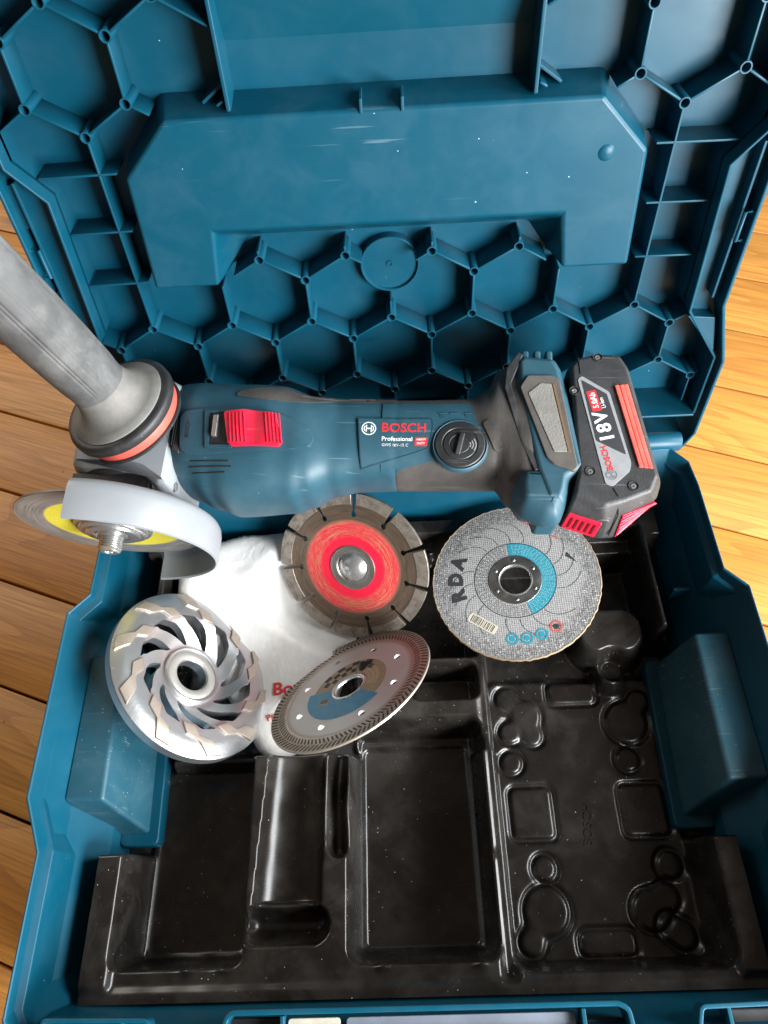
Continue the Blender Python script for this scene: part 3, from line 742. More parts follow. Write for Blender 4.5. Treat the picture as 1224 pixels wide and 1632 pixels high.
RC = 57.5
plate(circle(0, 0, RC - 0.5, 96), [circle(0, 0, 11.2, 40)], 5, lambda x, y: 1.1, 2.2).build('abrasive_body', M['cut'], d2, smooth=30)
MB().lathe([(RC - 0.9, -1.3), (RC, -1.0), (RC + 0.1, 0.8), (RC - 0.4, 1.25), (RC - 0.8, 1.1)], 128, shape=lambda a, z: 1 + 0.004 * math.sin(a * 61) + 0.003 * math.sin(a * 37 + 1)).build('worn_edge', plastic('tan_resin_edge', (0.28, 0.20, 0.125), 0.8, dust=0.6, mott=0.35), d2, smooth=60)
hub = plate(circle(0, 0, 18.2, 56), [circle(0, 0, 11.0, 40)], 0, lambda x, y: 1.55, 0.6).build('metal_ring', M['steel_brushed'], d2, bevel=0.15)
MB().lathe([(11.3, 1.2), (11.9, 1.7), (11.3, 2.0), (10.7, 1.5), (10.5, -1.3)], 48).build('bore_edge', M['steel'], hub, smooth=70)
for k in range(6):
    a = 2 * PI * k / 6 + 0.5; MB().lathe([(1.3, 1.56), (0.9, 1.9), (0, 1.95)], 12).xf(Matrix.Translation((14.8 * math.cos(a), 14.8 * math.sin(a), 0))).build('dimple', M['steel_brushed'], hub, smooth=70)
def annulus(mb, r0, r1, a0, a1, z, n=40):
    v = []; f = []
    for i in range(n + 1):
        a = R(a0 + (a1 - a0) * i / n); v += [(r0 * math.cos(a), r0 * math.sin(a), z), (r1 * math.cos(a), r1 * math.sin(a), z)]
    for i in range(n): f.append((2 * i, 2 * i + 1, 2 * i + 3, 2 * i + 2))
    return mb.add(v, f)
annulus(MB(), 18.4, 27.6, -72, 96, 1.22).build('teal_arc_print', M['print_teal'], d2, smooth=0)
annulus(MB(), 27.6, 28.1, 0, 360, 1.26, 90).build('circle_line_print', M['print_dark'], d2, smooth=0)
lines = MB()                       # fine lines of small print in the ring around the bore: unreadable stripes
for k in range(7):
    rr_ = 19.4 + k * 1.15
    for j in range(30):
        a = 100 + j * 6.2 + rng.uniform(-1, 1)
        if a > 284: continue
        annulus(lines, rr_, rr_ + 0.42, a, a + rng.uniform(2.5, 5.2), 1.25, 2)
lines.build('small_print', flat('grey_small_print', (0.17, 0.17, 0.17), 0.6), d2, smooth=0)
lines = MB()
for k in range(7):
    rr_ = 19.4 + k * 1.15
    for j in range(30):
        a = -70 + j * 5.6 + rng.uniform(-1, 1)
        if a > 90: continue
        annulus(lines, rr_, rr_ + 0.38, a, a + rng.uniform(2.0, 4.4), 1.28, 2)
lines.build('small_print', flat('pale_small_print', (0.30, 0.48, 0.52), 0.6), d2, smooth=0)
sw = MB()
for k in range(20):                # swirling fine lines
    if k % 5 == 3: continue
    pts = []
    for i in range(15):
        t = i / 14; r_ = 29 + 16 * t; a = R(k * 18 + 20 * t * t)
        pts.append((r_ * math.cos(a), r_ * math.sin(a)))
    for i in range(14):
        p = Vector(pts[i]); q_ = Vector(pts[i + 1]); d_ = (q_ - p).normalized(); w_ = Vector((-d_.y, d_.x)) * 0.17
        sw.add([(*(p + w_), 1.24), (*(p - w_), 1.24), (*(q_ - w_), 1.24), (*(q_ + w_), 1.24)], [(0, 1, 2, 3)])
sw.build('swirl_print', M['print_dark'], d2, smooth=0)
for ch, a, r_ in (('A', 156, 41), ('D', 174, 40.5), ('R', 192, 40)):
    put_text('printed_letter', ch, 13, (r_ * math.cos(R(a)), r_ * math.sin(R(a))), a - 90, M['print_dark'], d2, z=1.12, lift=0.15, bold=0.75)
for k, (a, mt) in enumerate(((-99, 'print_teal'), (-86, 'print_teal'), (-72.5, 'print_teal'), (-58, 'print_red_faded'))):
    c_ = (42.8 * math.cos(R(a)), 42.8 * math.sin(R(a)))
    g_ = annulus(MB(), 2.9, 4.2, 0, 360, 1.26, 28).xf(Matrix.Translation((*c_, 0))); 
    if k < 3: annulus(g_, 0, 2.2, -150, 60, 1.26, 18) if False else None
    g_.build('round_icon_print', M[mt], d2, smooth=0)
    MB().prism(circle(c_[0], c_[1], 1.9, 12), 1.2, 1.27).build('round_icon_print', M[mt if k < 3 else 'print_dark'], d2, smooth=0)
bc = Matrix.Translation((-25.2, -29.5, 0)) @ Matrix.Rotation(R(-36), 4, 'Z')
MB().prism(rpoly([(-10.5, -3.4), (10.5, -3.4), (10.5, 3.4), (-10.5, 3.4)], 2), 1.15, 1.27).xf(bc).build('barcode_label', M['cream'], d2, smooth=0)
bars = MB(); x = -8.4
while x < 8.4:
    w_ = random.choice((0.25, 0.4, 0.6)); bars.add([(x, -2.6, 1.30), (x + w_, -2.6, 1.30), (x + w_, 2.6, 1.30), (x, 2.6, 1.30)], [(0, 1, 2, 3)]); x += w_ + random.choice((0.4, 0.6, 0.9))
bars.xf(bc).build('barcode_bars', M['print_dark'], d2, smooth=0)
MB().add([(10, 44, 1.25), (33, 27.5, 1.25), (33.5, 28.2, 1.25), (10.5, 44.7, 1.25)], [(0, 1, 2, 3)]).build('red_line_print', M['print_red_faded'], d2, smooth=0)
MB().add([(36, 14, 1.25), (43.5, 8, 1.25), (37.5, 17, 1.25)], [(0, 1, 2)]).build('dark_mark_print', M['print_dark'], d2, smooth=0)

# --- cast cup wheel
d3 = empty('cup_wheel', disc_frame((-140.5, -146.0, 52.5), (0.70, 0.21, 0.68), 0))
tag(d3, 'silver cast cup wheel with curved vanes, leaning on the left wall of the case', 'cup wheel', 'loose discs in the tray')
RW = 60.5; NA = 10
def cup_z(x, y):
    r_ = math.hypot(x, y)
    if r_ < 20: return -9.0
    if r_ < 43: t = (r_ - 20) / 23; return -9 + 9 * (t * t * (3 - 2 * t))
    if r_ > 52: return -3.2 * ((r_ - 52) / 8.5) ** 1.5
    return 0.0
holes = []
for k in range(NA):
    a0 = 2 * PI * k / NA + 0.10; up = []; dn = []
    for i in range(9):
        t = i / 8; r_ = 23.0 + 19.0 * t; tw = 0.62 * t
        half = (0.055 + 0.130 * math.sin(min(1, t * 1.25) * PI / 2)) * (1 if t < .85 else 0.72)
        up.append((r_ * math.cos(a0 + tw + half), r_ * math.sin(a0 + tw + half))); dn.append((r_ * math.cos(a0 + tw - half), r_ * math.sin(a0 + tw - half)))
    holes.append(rpoly(dn + up[::-1], 3.2, 3))
cw = plate(circle(0, 0, RW, 110), [circle(0, 0, 11.0, 40)] + holes, 3.0, cup_z, 6.5).build('wheel_body', M['alu'], d3, bevel=0.9, seg=2, blim=60)
MB().lathe([(RW - 2.5, -2.7), (RW, -3.2), (RW + 0.3, -4.5), (RW - 0.6, -7.5), (RW - 4, -8), (RW - 4.5, -6)], 96).build('outer_skirt', M['alu'], d3, smooth=40)
MB().lathe([(20.5, -9.6), (20.2, -7.2), (19.4, -6.6), (18.2, -6.9), (17.8, -7.6), (12.2, -7.6), (11.2, -8.2), (10.9, -16), (20, -17), (21, -10)], 56).build('hub_flange', M['alu'], d3, smooth=40)
MB().lathe([(17.6, -7.5), (16.8, -7.0), (12.6, -7.0), (11.9, -7.5)], 48).build('hub_washer', metal_mat('dull_zinc', (0.40, 0.39, 0.36), 0.5, 0.5, (0.30, 0.27, 0.22), 120, 0.6), d3, smooth=40)
for k in range(NA):
    a0 = 2 * PI * k / NA + 0.10 + PI / NA + 0.56
    prof_o = []; prof_i = []
    for i in range(9):     # Z-stepped segment running from the vane to the rim
        t = i / 8; r_ = 40.5 + 18.5 * t; tw = 0.24 * t + (0.15 if 0.42 < t else 0.0)
        half = 0.105 - 0.018 * t
        z_ = cup_z(r_, 0)
        prof_o.append((r_, a0 + tw + half, z_)); prof_i.append((r_, a0 + tw - half, z_))
    def pt(p, h): return (p[0] * math.cos(p[1]), p[0] * math.sin(p[1]), p[2] + h)
    rg = [[pt(o_, -0.6), pt(o_, 1.5), pt(i_, 1.5), pt(i_, -0.6)] for o_, i_ in zip(prof_o, prof_i)]
    MB().loft(rg).build('grinding_segment', M['segment'], d3, bevel=0.4)

# --- thin turbo disc with blue label
def turbo_mat():
    m, nt, b = newmat('turbo_disc_steel'); ob, rd = radius_node(nt); vec = coords(nt)
    n = noise(nt, vec, 22, 3); 
    c = mixc(nt, ramp(nt, rd, 43.5, 47), (0.66, 0.64, 0.62), (0.42, 0.34, 0.27))
    c = mixc(nt, math_n(nt, 'MULTIPLY', ramp(nt, n, 0.45, 0.7), 0.35), c, (0.48, 0.40, 0.38))
    L(nt, c, b.inputs['Base Color']); b.inputs['Metallic'].default_value = 0.2; b.inputs['Roughness'].default_value = 0.38
    b.inputs['Anisotropic'].default_value = 0.5
    return m
M['turbo'] = turbo_mat()
d4 = empty('turbo_disc', disc_frame((-38.6, -161, 50), (-0.404, 0.576, 0.711), 0))
tag(d4, 'thin steel turbo disc with a blue and beige centre label, tilted over the tray edge', 'grinding disc', 'loose discs in the tray')
RT = 58.5
hl = [circle(37.5 * math.cos(2 * PI * k / 8 + .3), 37.5 * math.sin(2 * PI * k / 8 + .3), 2.5, 14) for k in range(8)]
plate(circle(0, 0, RT, 110), [circle(0, 0, 10.6, 40)] + hl, 5, lambda x, y: 0.7, 1.4).build('blade_core', M['turbo'], d4, smooth=30)
pat = MB()                          # two rows of slanted rim notches, far too many to pick apart
for row, (r0_, r1_, sl) in enumerate(((48.2, 52.4, 0.045), (53.2, 57.8, -0.045))):
    for k in range(104):
        a = 2 * PI * (k + 0.5 * row) / 104; h_ = 0.012
        pat.add([(r0_ * math.cos(a - h_), r0_ * math.sin(a - h_), .76), (r1_ * math.cos(a - h_ + sl), r1_ * math.sin(a - h_ + sl), .76), (r1_ * math.cos(a + h_ + sl), r1_ * math.sin(a + h_ + sl), .76), (r0_ * math.cos(a + h_), r0_ * math.sin(a + h_), .76)], [(0, 1, 2, 3)])
po = pat.build('rim_notches', flat('dark_notch', (0.045, 0.035, 0.028), 0.7), d4, smooth=0); tag(po, kind='stuff')
MB().lathe([(RT - .6, -.9), (RT + .2, -.6), (RT + .2, .6), (RT - .6, .95), (47.3, .95), (46.6, .72)], 110).build('rim_band', metal_mat('rim_band_steel', (0.52, 0.45, 0.38), 0.4, 0.4, (0.28, 0.2, 0.15), 200, 0.7), d4, smooth=40)
for o_ in (po,): o_.location.z = 0.28 * S
annulus(MB(), 11.5, 31.0, 165, 315, 0.80).build('blue_label', flat('sky_blue_print', (0.07, 0.34, 0.56), 0.45), d4, smooth=0)
annulus(MB(), 11.5, 27.5, -45, 165, 0.80).build('beige_label', flat('beige_print', (0.45, 0.35, 0.21), 0.5), d4, smooth=0)
chk = MB()
for i in range(9):
    for j in range(3):
        if (i + j) % 2: annulus(chk, 15 + 4 * j, 19 + 4 * j, 35 + i * 13, 48 + i * 13, 0.84, 3)
chk.build('pattern_print', M['print_dark'], d4, smooth=0)
chk = MB()
for i in range(10):
    for j in range(3):
        annulus(chk, 14.0 + 3 * j, 16.4 + 3 * j, -24 + i * 7.5, -18.2 + i * 7.5, 0.84, 2)
chk.build('pattern_print', flat('pale_gold_print', (0.60, 0.50, 0.32), 0.5), d4, smooth=0)
MB().add([(-22.5, -8.5, .86), (-15.5, -11, .86), (-13.5, -5.5, .86), (-20.5, -3, .86)], [(0, 1, 2, 3)]).build('white_label', M['cream'], d4, smooth=0)
bars = MB()
for i in range(7): t = i / 7; bars.add([(-21.7 + 6.2 * t, -7.6 - 2.2 * t, .9), (-21.2 + 6.2 * t, -7.8 - 2.2 * t, .9), (-19.6 + 6.2 * t, -3.6 - 2.2 * t, .9), (-20.1 + 6.2 * t, -3.4 - 2.2 * t, .9)], [(0, 1, 2, 3)])
bars.build('barcode_bars', M['print_dark'], d4, smooth=0)
MB().lathe([(13.0, .82), (12.6, 1.2), (11.0, 1.2), (10.4, .6), (10.3, -.9)], 40).build('bore_ring', M['steel'], d4, smooth=50)

# ------------------------------------------------------------------ cordless angle grinder
def grinder_frame():
    yaw, roll, tilt = R(-4.7), R(11), R(1)
    x = Vector((math.cos(yaw) * math.cos(tilt), math.sin(yaw) * math.cos(tilt), math.sin(tilt)))
    z0 = Vector((0, 0, 1)); z0 = (z0 - x * z0.dot(x)).normalized(); y0 = z0.cross(x)
    z = z0 * math.cos(roll) - y0 * math.sin(roll); y = z.cross(x)
    k = 0.9487
    o = Vector((-174.4, -26.4, 145.0))
    return frame4(o, x * k, y * k, z * k)
G = empty('angle_grinder', grinder_frame())
tag(G, 'blue cordless angle grinder with grey side handle, guard and battery lying across the case', 'angle grinder')

def sect(x, yt, yb, zt, zb, n=56, e=2.6):
    cy, hy = (yt + yb) / 2, (yt - yb) / 2; out = []
    for i in range(n):
        a = 2 * PI * i / n; c, s_ = math.cos(a), math.sin(a)
        y = cy + hy * math.copysign(abs(c) ** (2 / e), c); hz = zt if s_ >= 0 else zb
        out.append((x, y, hz * math.copysign(abs(s_) ** (2 / e), s_)))
    return out
def interp(tab, x):
    for (a, va), (b, vb) in zip(tab, tab[1:]):
        if x <= b:
            t = min(max((x - a) / (b - a), 0), 1); t = t * t * (3 - 2 * t); return va + (vb - va) * t
    return tab[-1][1]
TOP = [(38, 41), (57, 41.5), (90, 40), (108, 39), (132, 31.5), (150, 30.5), (195, 30.5), (232, 31.5), (243, 38), (250, 53), (262, 60), (290, 58)]
BOT = [(38, -29), (50, -35), (66, -41), (80, -45.5), (118, -42.5), (128, -38.5), (145, -30.5), (160, -27), (190, -26), (249, -25), (257, -36), (266, -46), (290, -50)]
ZT = [(38, 30), (55, 33), (100, 35), (120, 33), (150, 27.5), (180, 26), (230, 26), (250, 29), (268, 31), (290, 31)]
def body_ring(x, d=0.0, e=3.0):
    zt = interp(ZT, x); return sect(x, interp(TOP, x) - d, interp(BOT, x) + d, zt - d, zt - d, e=e)
front = MB().loft([body_ring(38, 3.5), body_ring(39.2, 1.2), body_ring(41, 0.3)] + [body_ring(x) for x in np.arange(44, 184, 2.5)] + [body_ring(184, 0.2), body_ring(185.5, 1.0)])
rear = MB().loft([body_ring(183, 1.2), body_ring(185, 0.4)] + [body_ring(x, 0.2) for x in np.arange(187, 270, 2.5)] + [body_ring(271, 1.2)])
body = front.build('motor_housing', M['tool'], G, smooth=50)
grip = rear.build('rear_grip', M['rubber'], G, smooth=50)
SF = Surf([front, rear])
# blue tongue with label and dial on top of the rubber grip
tongue = rpoly([(176, 21.5), (231.5, 21.5), (236, 6), (241, -8), (237, -18.5), (226, -23.3), (215, -21), (211.5, -17.2), (197, -20.3), (189.5, -22), (185.5, -23.8), (182.5, -25.5), (176, -25.5)], [0, 3, 4, 8, 9, 9, 4, 3, 6, 4, 4, 1, 0])
patch('blue_panel', tongue, SF, M['tool'], G, off=0.7, depth=2, grid=3)
# taupe strip along the back edge
patch('back_grip_strip', rpoly([(81, 22), (84, 27), (98, 30.2), (112, 30.5), (124, 26.8), (140, 27), (186, 27.2), (186, 22.5), (145, 22.3), (133, 19.8), (124, 18.2), (104, 18.5)], 3), SF, M['rubber'], G, off=0.8, depth=2)
gl = MB()
for k in range(3):
    pts = [(116 + 4 * k, 27.2 - k), (124 + 3 * k, 24 - .2 * k), (150, 24.2 + 0.7 * (1 - k)), (172 - 6 * k, 24.6 + 0.7 * (1 - k))]
    gl.tube([(a, b, SF.z(a, b) + 1.0) for a, b in resample(pts, 2)[:-20]], 0.35, 6)
gl.build('grip_ridges', M['rubber'], G, smooth=60)
# switch housing, slide switch, slits
hs_ = patch('switch_housing', rpoly([(47, 9.5), (62, 11.5), (96, 11), (118, 6), (134, -4), (133, -13), (112, -17.5), (70, -19.5), (50, -19)], 6, 5), SF, M['tool'], G, off=1.5, depth=3, grid=3, smooth=60)
SH2 = Surf([plate(resample([(40, 15), (140, 15), (140, -24), (40, -24)], 4), (), 3, lambda x, y: SF.z(x, y) + 1.5, 1)])
patch('switch_recess', rpoly([(65, 8.2), (80, 9.5), (80, -15.5), (68, -15.5)], 2), SH2, M['black'], G, off=0.15, depth=1)
patch('recess_frame', rpoly([(63.5, 9.6), (78, 10.4), (78, 8.6), (66.5, 7.6), (69, -14.2), (84, -14.6), (84, -16.6), (66.5, -16.2)], 1), SH2, M['tool'], G, off=0.9, depth=2)
MB().box(70.5, 73.5, -9, 5.5, 34, 38).build('switch_contact', M['steel'], G, bevel=0.4)
swp = [(77, 7.2), (90.5, 8.6), (110, 6.2), (115.6, -12), (113.6, -15), (82.5, -15.5)]
def sw_z(x, y): return SF.z(x, y) + 5.5 - 2.2 * math.exp(-((x - 97) / 6.5) ** 2) + 0.5 * math.cos((x - 97) / 22 * PI)
sw_ = plate(resample(rpoly(swp, 2.2), 1.5), (), 2.0, sw_z, 6).build('slide_switch', M['red'], G, smooth=50)
for xs in list(np.arange(80.5, 91, 2.3)) + list(np.arange(103.5, 112.5, 2.1)):
    dx = (xs - 77) * 0.0
    p0 = (xs + 0.4, 6.0); p1 = (xs + 3.6, -14.0)
    MB().tube([(p0[0] + (p1[0] - p0[0]) * t, p0[1] + (p1[1] - p0[1]) * t, sw_z(p0[0] + (p1[0] - p0[0]) * t, p0[1] + (p1[1] - p0[1]) * t) + 0.15) for t in (0, .25, .5, .75, 1)], 0.55, 6).build('switch_ridge', M['red'], sw_, smooth=60)
for yy, x0, x1 in ((-23.2, 57, 82), (-26.5, 56, 84), (-30, 58, 80)):
    MB().tube([(x, yy - (x - 57) * 0.03, SF.z(x, yy - (x - 57) * 0.03) + 0.05) for x in np.linspace(x0, x1, 8)], 0.45, 6).build('moulded_line', M['black'], body, smooth=60)
# label plate and lettering
lp = rpoly([(160.5, 9.2), (208, 9.6), (208.5, 3), (206, -11), (197, -14.2), (163.5, -23.5)], 1.2)
patch('name_plate', lp, SF, M['tool'], G, off=1.05, depth=1.5)
bor = offset_poly(lp, -0.15); bi = offset_poly(lp, -0.75)
vb, fb = fill2d(resample(bor, 2), [resample(bi, 2)])
mesh_obj('name_plate_edge', [(x, y, SF.z(x, y) + 1.15) for x, y in vb], fb, flat('plate_edge', (0.012, 0.04, 0.06), 0.4), G, smooth=0)
zt1 = lambda x, y: SF.z(x, y) + 1.1
put_text('logo_lettering', 'BOSCH', 8.6, (190, 2.4), 0, M['print_red'], G, zf=zt1, lift=0.12, bold=0.25, sx=1.0, spacing=1.02)
put_text('lettering', 'Professional', 4.0, (186, -5.2), 0, M['print_white'], G, zf=zt1, lift=0.12, bold=0.08)
put_text('lettering', 'GWS 18V-15 C', 2.6, (184.8, -9.2), 0, M['print_white'], G, zf=zt1, lift=0.12)
bx_ = rpoly([(197.2, -3.8), (205.2, -3.8), (204.6, -9.6), (197.0, -9.6)], 0.3, 1)
vb, fb = fill2d(bx_); mesh_obj('badge', [(x, y, zt1(x, y) + 0.1) for x, y in vb], fb, M['print_red'], G, smooth=0)
put_text('lettering', 'HEAVY', 1.9, (201.1, -5.4), 0, M['print_white'], G, zf=zt1, lift=0.22, bold=0.04)
put_text('lettering', 'DUTY', 1.9, (200.9, -7.9), 0, M['print_white'], G, zf=zt1, lift=0.22, bold=0.04)
lg = annulus(MB(), 3.9, 4.6, 0, 360, 0, 36); lg.box(-1.9, -1.2, -2.6, 2.6, -.01, 0); lg.box(1.2, 1.9, -2.6, 2.6, -.01, 0); lg.box(-1.2, 1.2, -.45, .45, -.01, 0)
annulus(lg, 2.6, 3.2, -38, 38, 0, 8); annulus(lg, 2.6, 3.2, 142, 218, 0, 8)
LOGO = (list(lg.v), list(lg.f))
mesh_obj('emblem', [(x + 168, y + 1.6, zt1(x + 168, y + 1.6) + 0.15) for x, y, z in LOGO[0]], LOGO[1], M['print_white'], G, smooth=0)
put_text('moulded_text', 'BOSCH', 3.6, (53.5, -3), 90, M['black'], hs_, zf=lambda x, y: SH2.z(x, y), lift=0.15)
# dial
DC = (225.2, -8.6); dz = SF.z(*DC) + 0.8
ring_ = MB().lathe([(17.6, -2.5), (17.4, 0.8), (16.6, 1.4), (15.7, 0.8)], 56).xf(Matrix.Translation((*DC, dz))).build('dial_collar', M['tool'], G, smooth=50)
dial = MB().lathe([(15.6, -2), (15.5, 1.4), (15.0, 1.9), (11.4, 1.9), (11.0, 1.5), (10.4, 1.5), (10.0, 1.9), (6.6, 1.9), (6.2, 1.6), (5.8, 1.9), (0, 1.95)], 56).xf(Matrix.Translation((*DC, dz))).build('dial', M['black'], G, smooth=30)
dm = Matrix.Translation((*DC, dz)) @ Matrix.Rotation(R(-12), 4, 'Z')
MB().box(-1.6, 1.6, -7.4, 7.4, 1.5, 3.6).xf(dm).build('dial_grip', M['rubber_black'], dial, bevel=0.6)
wf = MB()
for rr_ in (2.2, 3.9, 5.6): annulus(wf, rr_, rr_ + 0.7, -40, 40, 2.02, 10)
wf.xf(Matrix.Translation((DC[0] + 4.0, DC[1] - 0.5, dz))).build('signal_icon', M['silver_print'], dial, smooth=0)
ic = MB()
for x0, w_ in ((212, 4), (219, 5), (228, 4)):
    ic.tube([(x0, 13.2, SF.z(x0, 13.2) + 0.9), (x0 + w_, 13.4, SF.z(x0 + w_, 13.4) + 0.9)], 0.35, 6)
for c_ in ((214, 11.2), (230, 11.4)): annulus(ic, 1.4, 1.9, 0, 300, SF.z(*c_) + 1.0, 14) if False else ic.add([(c_[0] + 1.7 * math.cos(t), c_[1] + 1.5 * math.sin(t), SF.z(*c_) + 0.95) for t in np.arange(0, 5.6, .7)], [tuple(range(8))])
ic.build('dial_icons', flat('icon_dark_blue', (0.012, 0.05, 0.08), 0.5), G, smooth=0)
# embossed pill on the grip
pill = Matrix.Translation((245.5, -2.5, 0)) @ Matrix.Rotation(R(-68), 4, 'Z')
pp = [tuple((pill @ Vector((x, y, 0)))[:2]) for x, y in rpoly([(-10.5, -2.7), (10.5, -2.7), (10.5, 2.7), (-10.5, 2.7)], 2.5)]
patch('grip_badge', pp, SF, M['rubber'], G, off=0.9, depth=1.5, bevel=0)
# blue rear cap, filter panel
cap = [(258, 50), (263.5, 56), (286, 53.5), (290.5, 44), (303, -25), (292.5, -32.5), (291, -40), (288, -48), (275, -48), (268, -26.5), (262, 6), (258.5, 30)]
capo = MB().loft([[(x, y, -30) for x, y in cap], [(x, y, 18) for x, y in cap], [(x, y, 27) for x, y in offset_poly(cap, -1.5)], [(x, y, 31.5) for x, y in offset_poly(cap, -5)]]).build('rear_cap', M['tool'], G, bevel=1.8, seg=3, blim=12)
foot = rpoly([(260, -24), (281, -22), (294, -27), (293, -38), (285, -57), (276, -58), (259.5, -50), (258, -38)], 7, 6)
MB().loft([[(x, y * .5 - 3, -30) for x, y in foot], [(x, y * .94, 4) for x, y in foot]] + [[(x, y + 2.6 * t * t, 15 + 15.5 * math.sin(t * PI / 2)) for x, y in offset_poly(foot, -8.5 * (1 - math.cos(t * PI / 2)))] for t in np.linspace(0, 1, 9)]).build('rear_foot', M['tool'], G, smooth=60)
for k in range(3): MB().box(264 + 7.5 * k, 268.6 + 7.5 * k, 50, 57.6, -10, 29.2).build('cap_rib', M['tool'], capo, bevel=1.5, seg=3)
pan = rpoly([(262, 29), (267, 37.5), (283, 37.5), (287, 33), (295.5, -25), (293, -28), (281, -23.5), (277, -19)], 1.5)
pnl = MB().prism(pan, 29, 32.6).build('filter_panel', M['panel_taupe'], G, bevel=0.8)
scr = rpoly([(267, 24.5), (275, 31.5), (281.5, 31), (289.5, -15.5), (281.5, -15.5)], 1)
MB().prism(scr, 31, 33.0).build('filter_mesh', M['mesh_grey'], pnl, bevel=0.3)
MB().prism([(282.2, 30.5), (283.6, 30.3), (291.4, -15), (289.9, -15.4)], 32, 33.1).build('rust_line', flat('rusty_dirt', (0.16, 0.09, 0.045), 0.8), pnl)
MB().prism(rpoly([(257, 33), (260.5, 42), (265, 54), (262, 56), (254, 44), (252.6, 30), (262, -8), (270, -27), (273, -26), (262, 8)], 1), 20, 30.2).build('cap_seal', M['rubber_black'], G, bevel=1)

# battery
up_ = [(292.5, 46), (298, 53.8), (312, 57.2), (326.5, 55.8), (332.2, 45)]
B0 = up_ + [(347, -26), (343, -37), (320, -60.4), (311, -61), (287, -53.7), (290.5, -44), (293.5, -32)]
Bm = up_ + [(346, -31), (342.5, -41.5), (322, -50), (311.5, -56), (290, -49), (292, -42), (294, -31)]
Bl = up_ + [(344, -10), (340, -18), (320, -30), (309, -32), (288, -27), (291, -20), (293, -12)]
Bt = [(294.5, 44.5), (299, 50.5), (312, 53.8), (325, 52.5), (329.5, 43.5), (342, -29), (337.5, -39), (321.5, -45.5), (309.5, -48.5), (293, -42), (294, -36), (296, -28)]
bat_mb = MB().loft([[(x, y, -52) for x, y in offset_poly(Bl, -3)], [(x, y, -44) for x, y in Bl], [(x, y, 4) for x, y in B0], [(x, y, 22) for x, y in Bm], [(x, y, 31) for x, y in Bt]])
bat = bat_mb.build('battery', M['battery'], G, bevel=2.2, seg=3, blim=15)
SB = Surf([bat_mb])
zb_ = lambda x, y: 31.0
lab = rpoly([(298, 35), (300.5, 37.6), (317, 26.2), (326.8, -21.5), (325.6, -27), (315, -37), (311, -35.5)], 1.5)
MB().prism(lab, 30, 31.35).build('silver_label', M['silver_print'], bat, bevel=0.15)
MB().prism(rpoly([(300.3, 34.6), (315.3, 24.6), (324.2, -16.5), (307.2, -7.4)], 1.0), 31, 31.55).build('black_label', M['print_dark'], bat)
put_text('lettering', '18V', 12.0, (312.3, 2.0), 103, M['print_white'], bat, z=31.55, lift=0.12, bold=0.34, sx=1.0, spacing=1.14)
MB().prism(rpoly([(302.6, 26.2), (308.4, 27.4), (311.8, 13.4), (306.0, 12.2)], 1.0), 31.4, 31.65).build('red_badge', M['print_red'], bat)
put_text('lettering', '5.0Ah', 5.0, (307.3, 20.0), 103, M['print_white'], bat, z=31.65, lift=0.12, bold=0.12, sx=0.92)
put_text('lettering', 'Li-Ion', 3.6, (312.2, 18.4), 103, M['print_white'], bat, z=31.55, lift=0.12, bold=0.06, sx=0.9)
put_text('logo_lettering', 'BOSCH', 5.0, (312.8, -18.8), 103, M['print_red'], bat, z=31.35, lift=0.12, bold=0.15)
mm = Matrix.Translation((314.8, -29.6, 31.5)) @ Matrix.Rotation(R(103), 4, 'Z') @ Matrix.Scale(0.72, 4)
mesh_obj('emblem', [tuple(mm @ Vector(p)) for p in LOGO[0]], LOGO[1], flat('grey_emblem', (0.16, 0.16, 0.17), 0.5), bat, smooth=0)
for k in range(3):
    a_ = Vector((320.2 + k * 3.1, 30.5 + k * 0.5)); b_ = Vector((331.0 + k * 2.9, -24.5 - k * 0.2))
    if k == 2: a_.x -= 0.4
    MB().prism([(a_.x, a_.y), (a_.x + 2.6, a_.y + .4), (b_.x + 2.6, b_.y - .3), (b_.x, b_.y)], 27, 32.3 - 0.5 * k).build('red_stripe', M['salmon'], bat, bevel=0.4)
for sx_, sy_ in ((311, 51), (295.5, 27), (302.5, -27.5), (327, -36.5)):
    sz_ = SB.z(sx_, sy_, 30)
    sc_ = MB().lathe([(3.1, sz_ + 0.3), (2.9, sz_ + 0.6), (2.5, sz_ + 0.3), (2.4, sz_ - 0.4), (0, sz_ - 0.4)], 20).xf(Matrix.Translation((sx_, sy_, 0))).build('screw', M['hole'], bat, smooth=40)
    MB().lathe([(1.9, sz_ - 0.3), (1.7, sz_ + 0.25), (0.8, sz_ + 0.3), (0.6, sz_ - 0.1), (0, sz_ - 0.1)], 6).xf(Matrix.Translation((sx_, sy_, 0))).build('screw_head', M['steel'], sc_, smooth=20)
MB().tube([(299, 51, 30.6), (299.5, 47, 31.1), (300, 39, 31.1)], 0.4, 6).build('seam', M['hole'], bat)
MB().tube([(315.5, -38, 31.1), (318, -43, 31), (319, -52, 23), (316, -60, 9)], 0.5, 6).build('seam', M['hole'], bat)
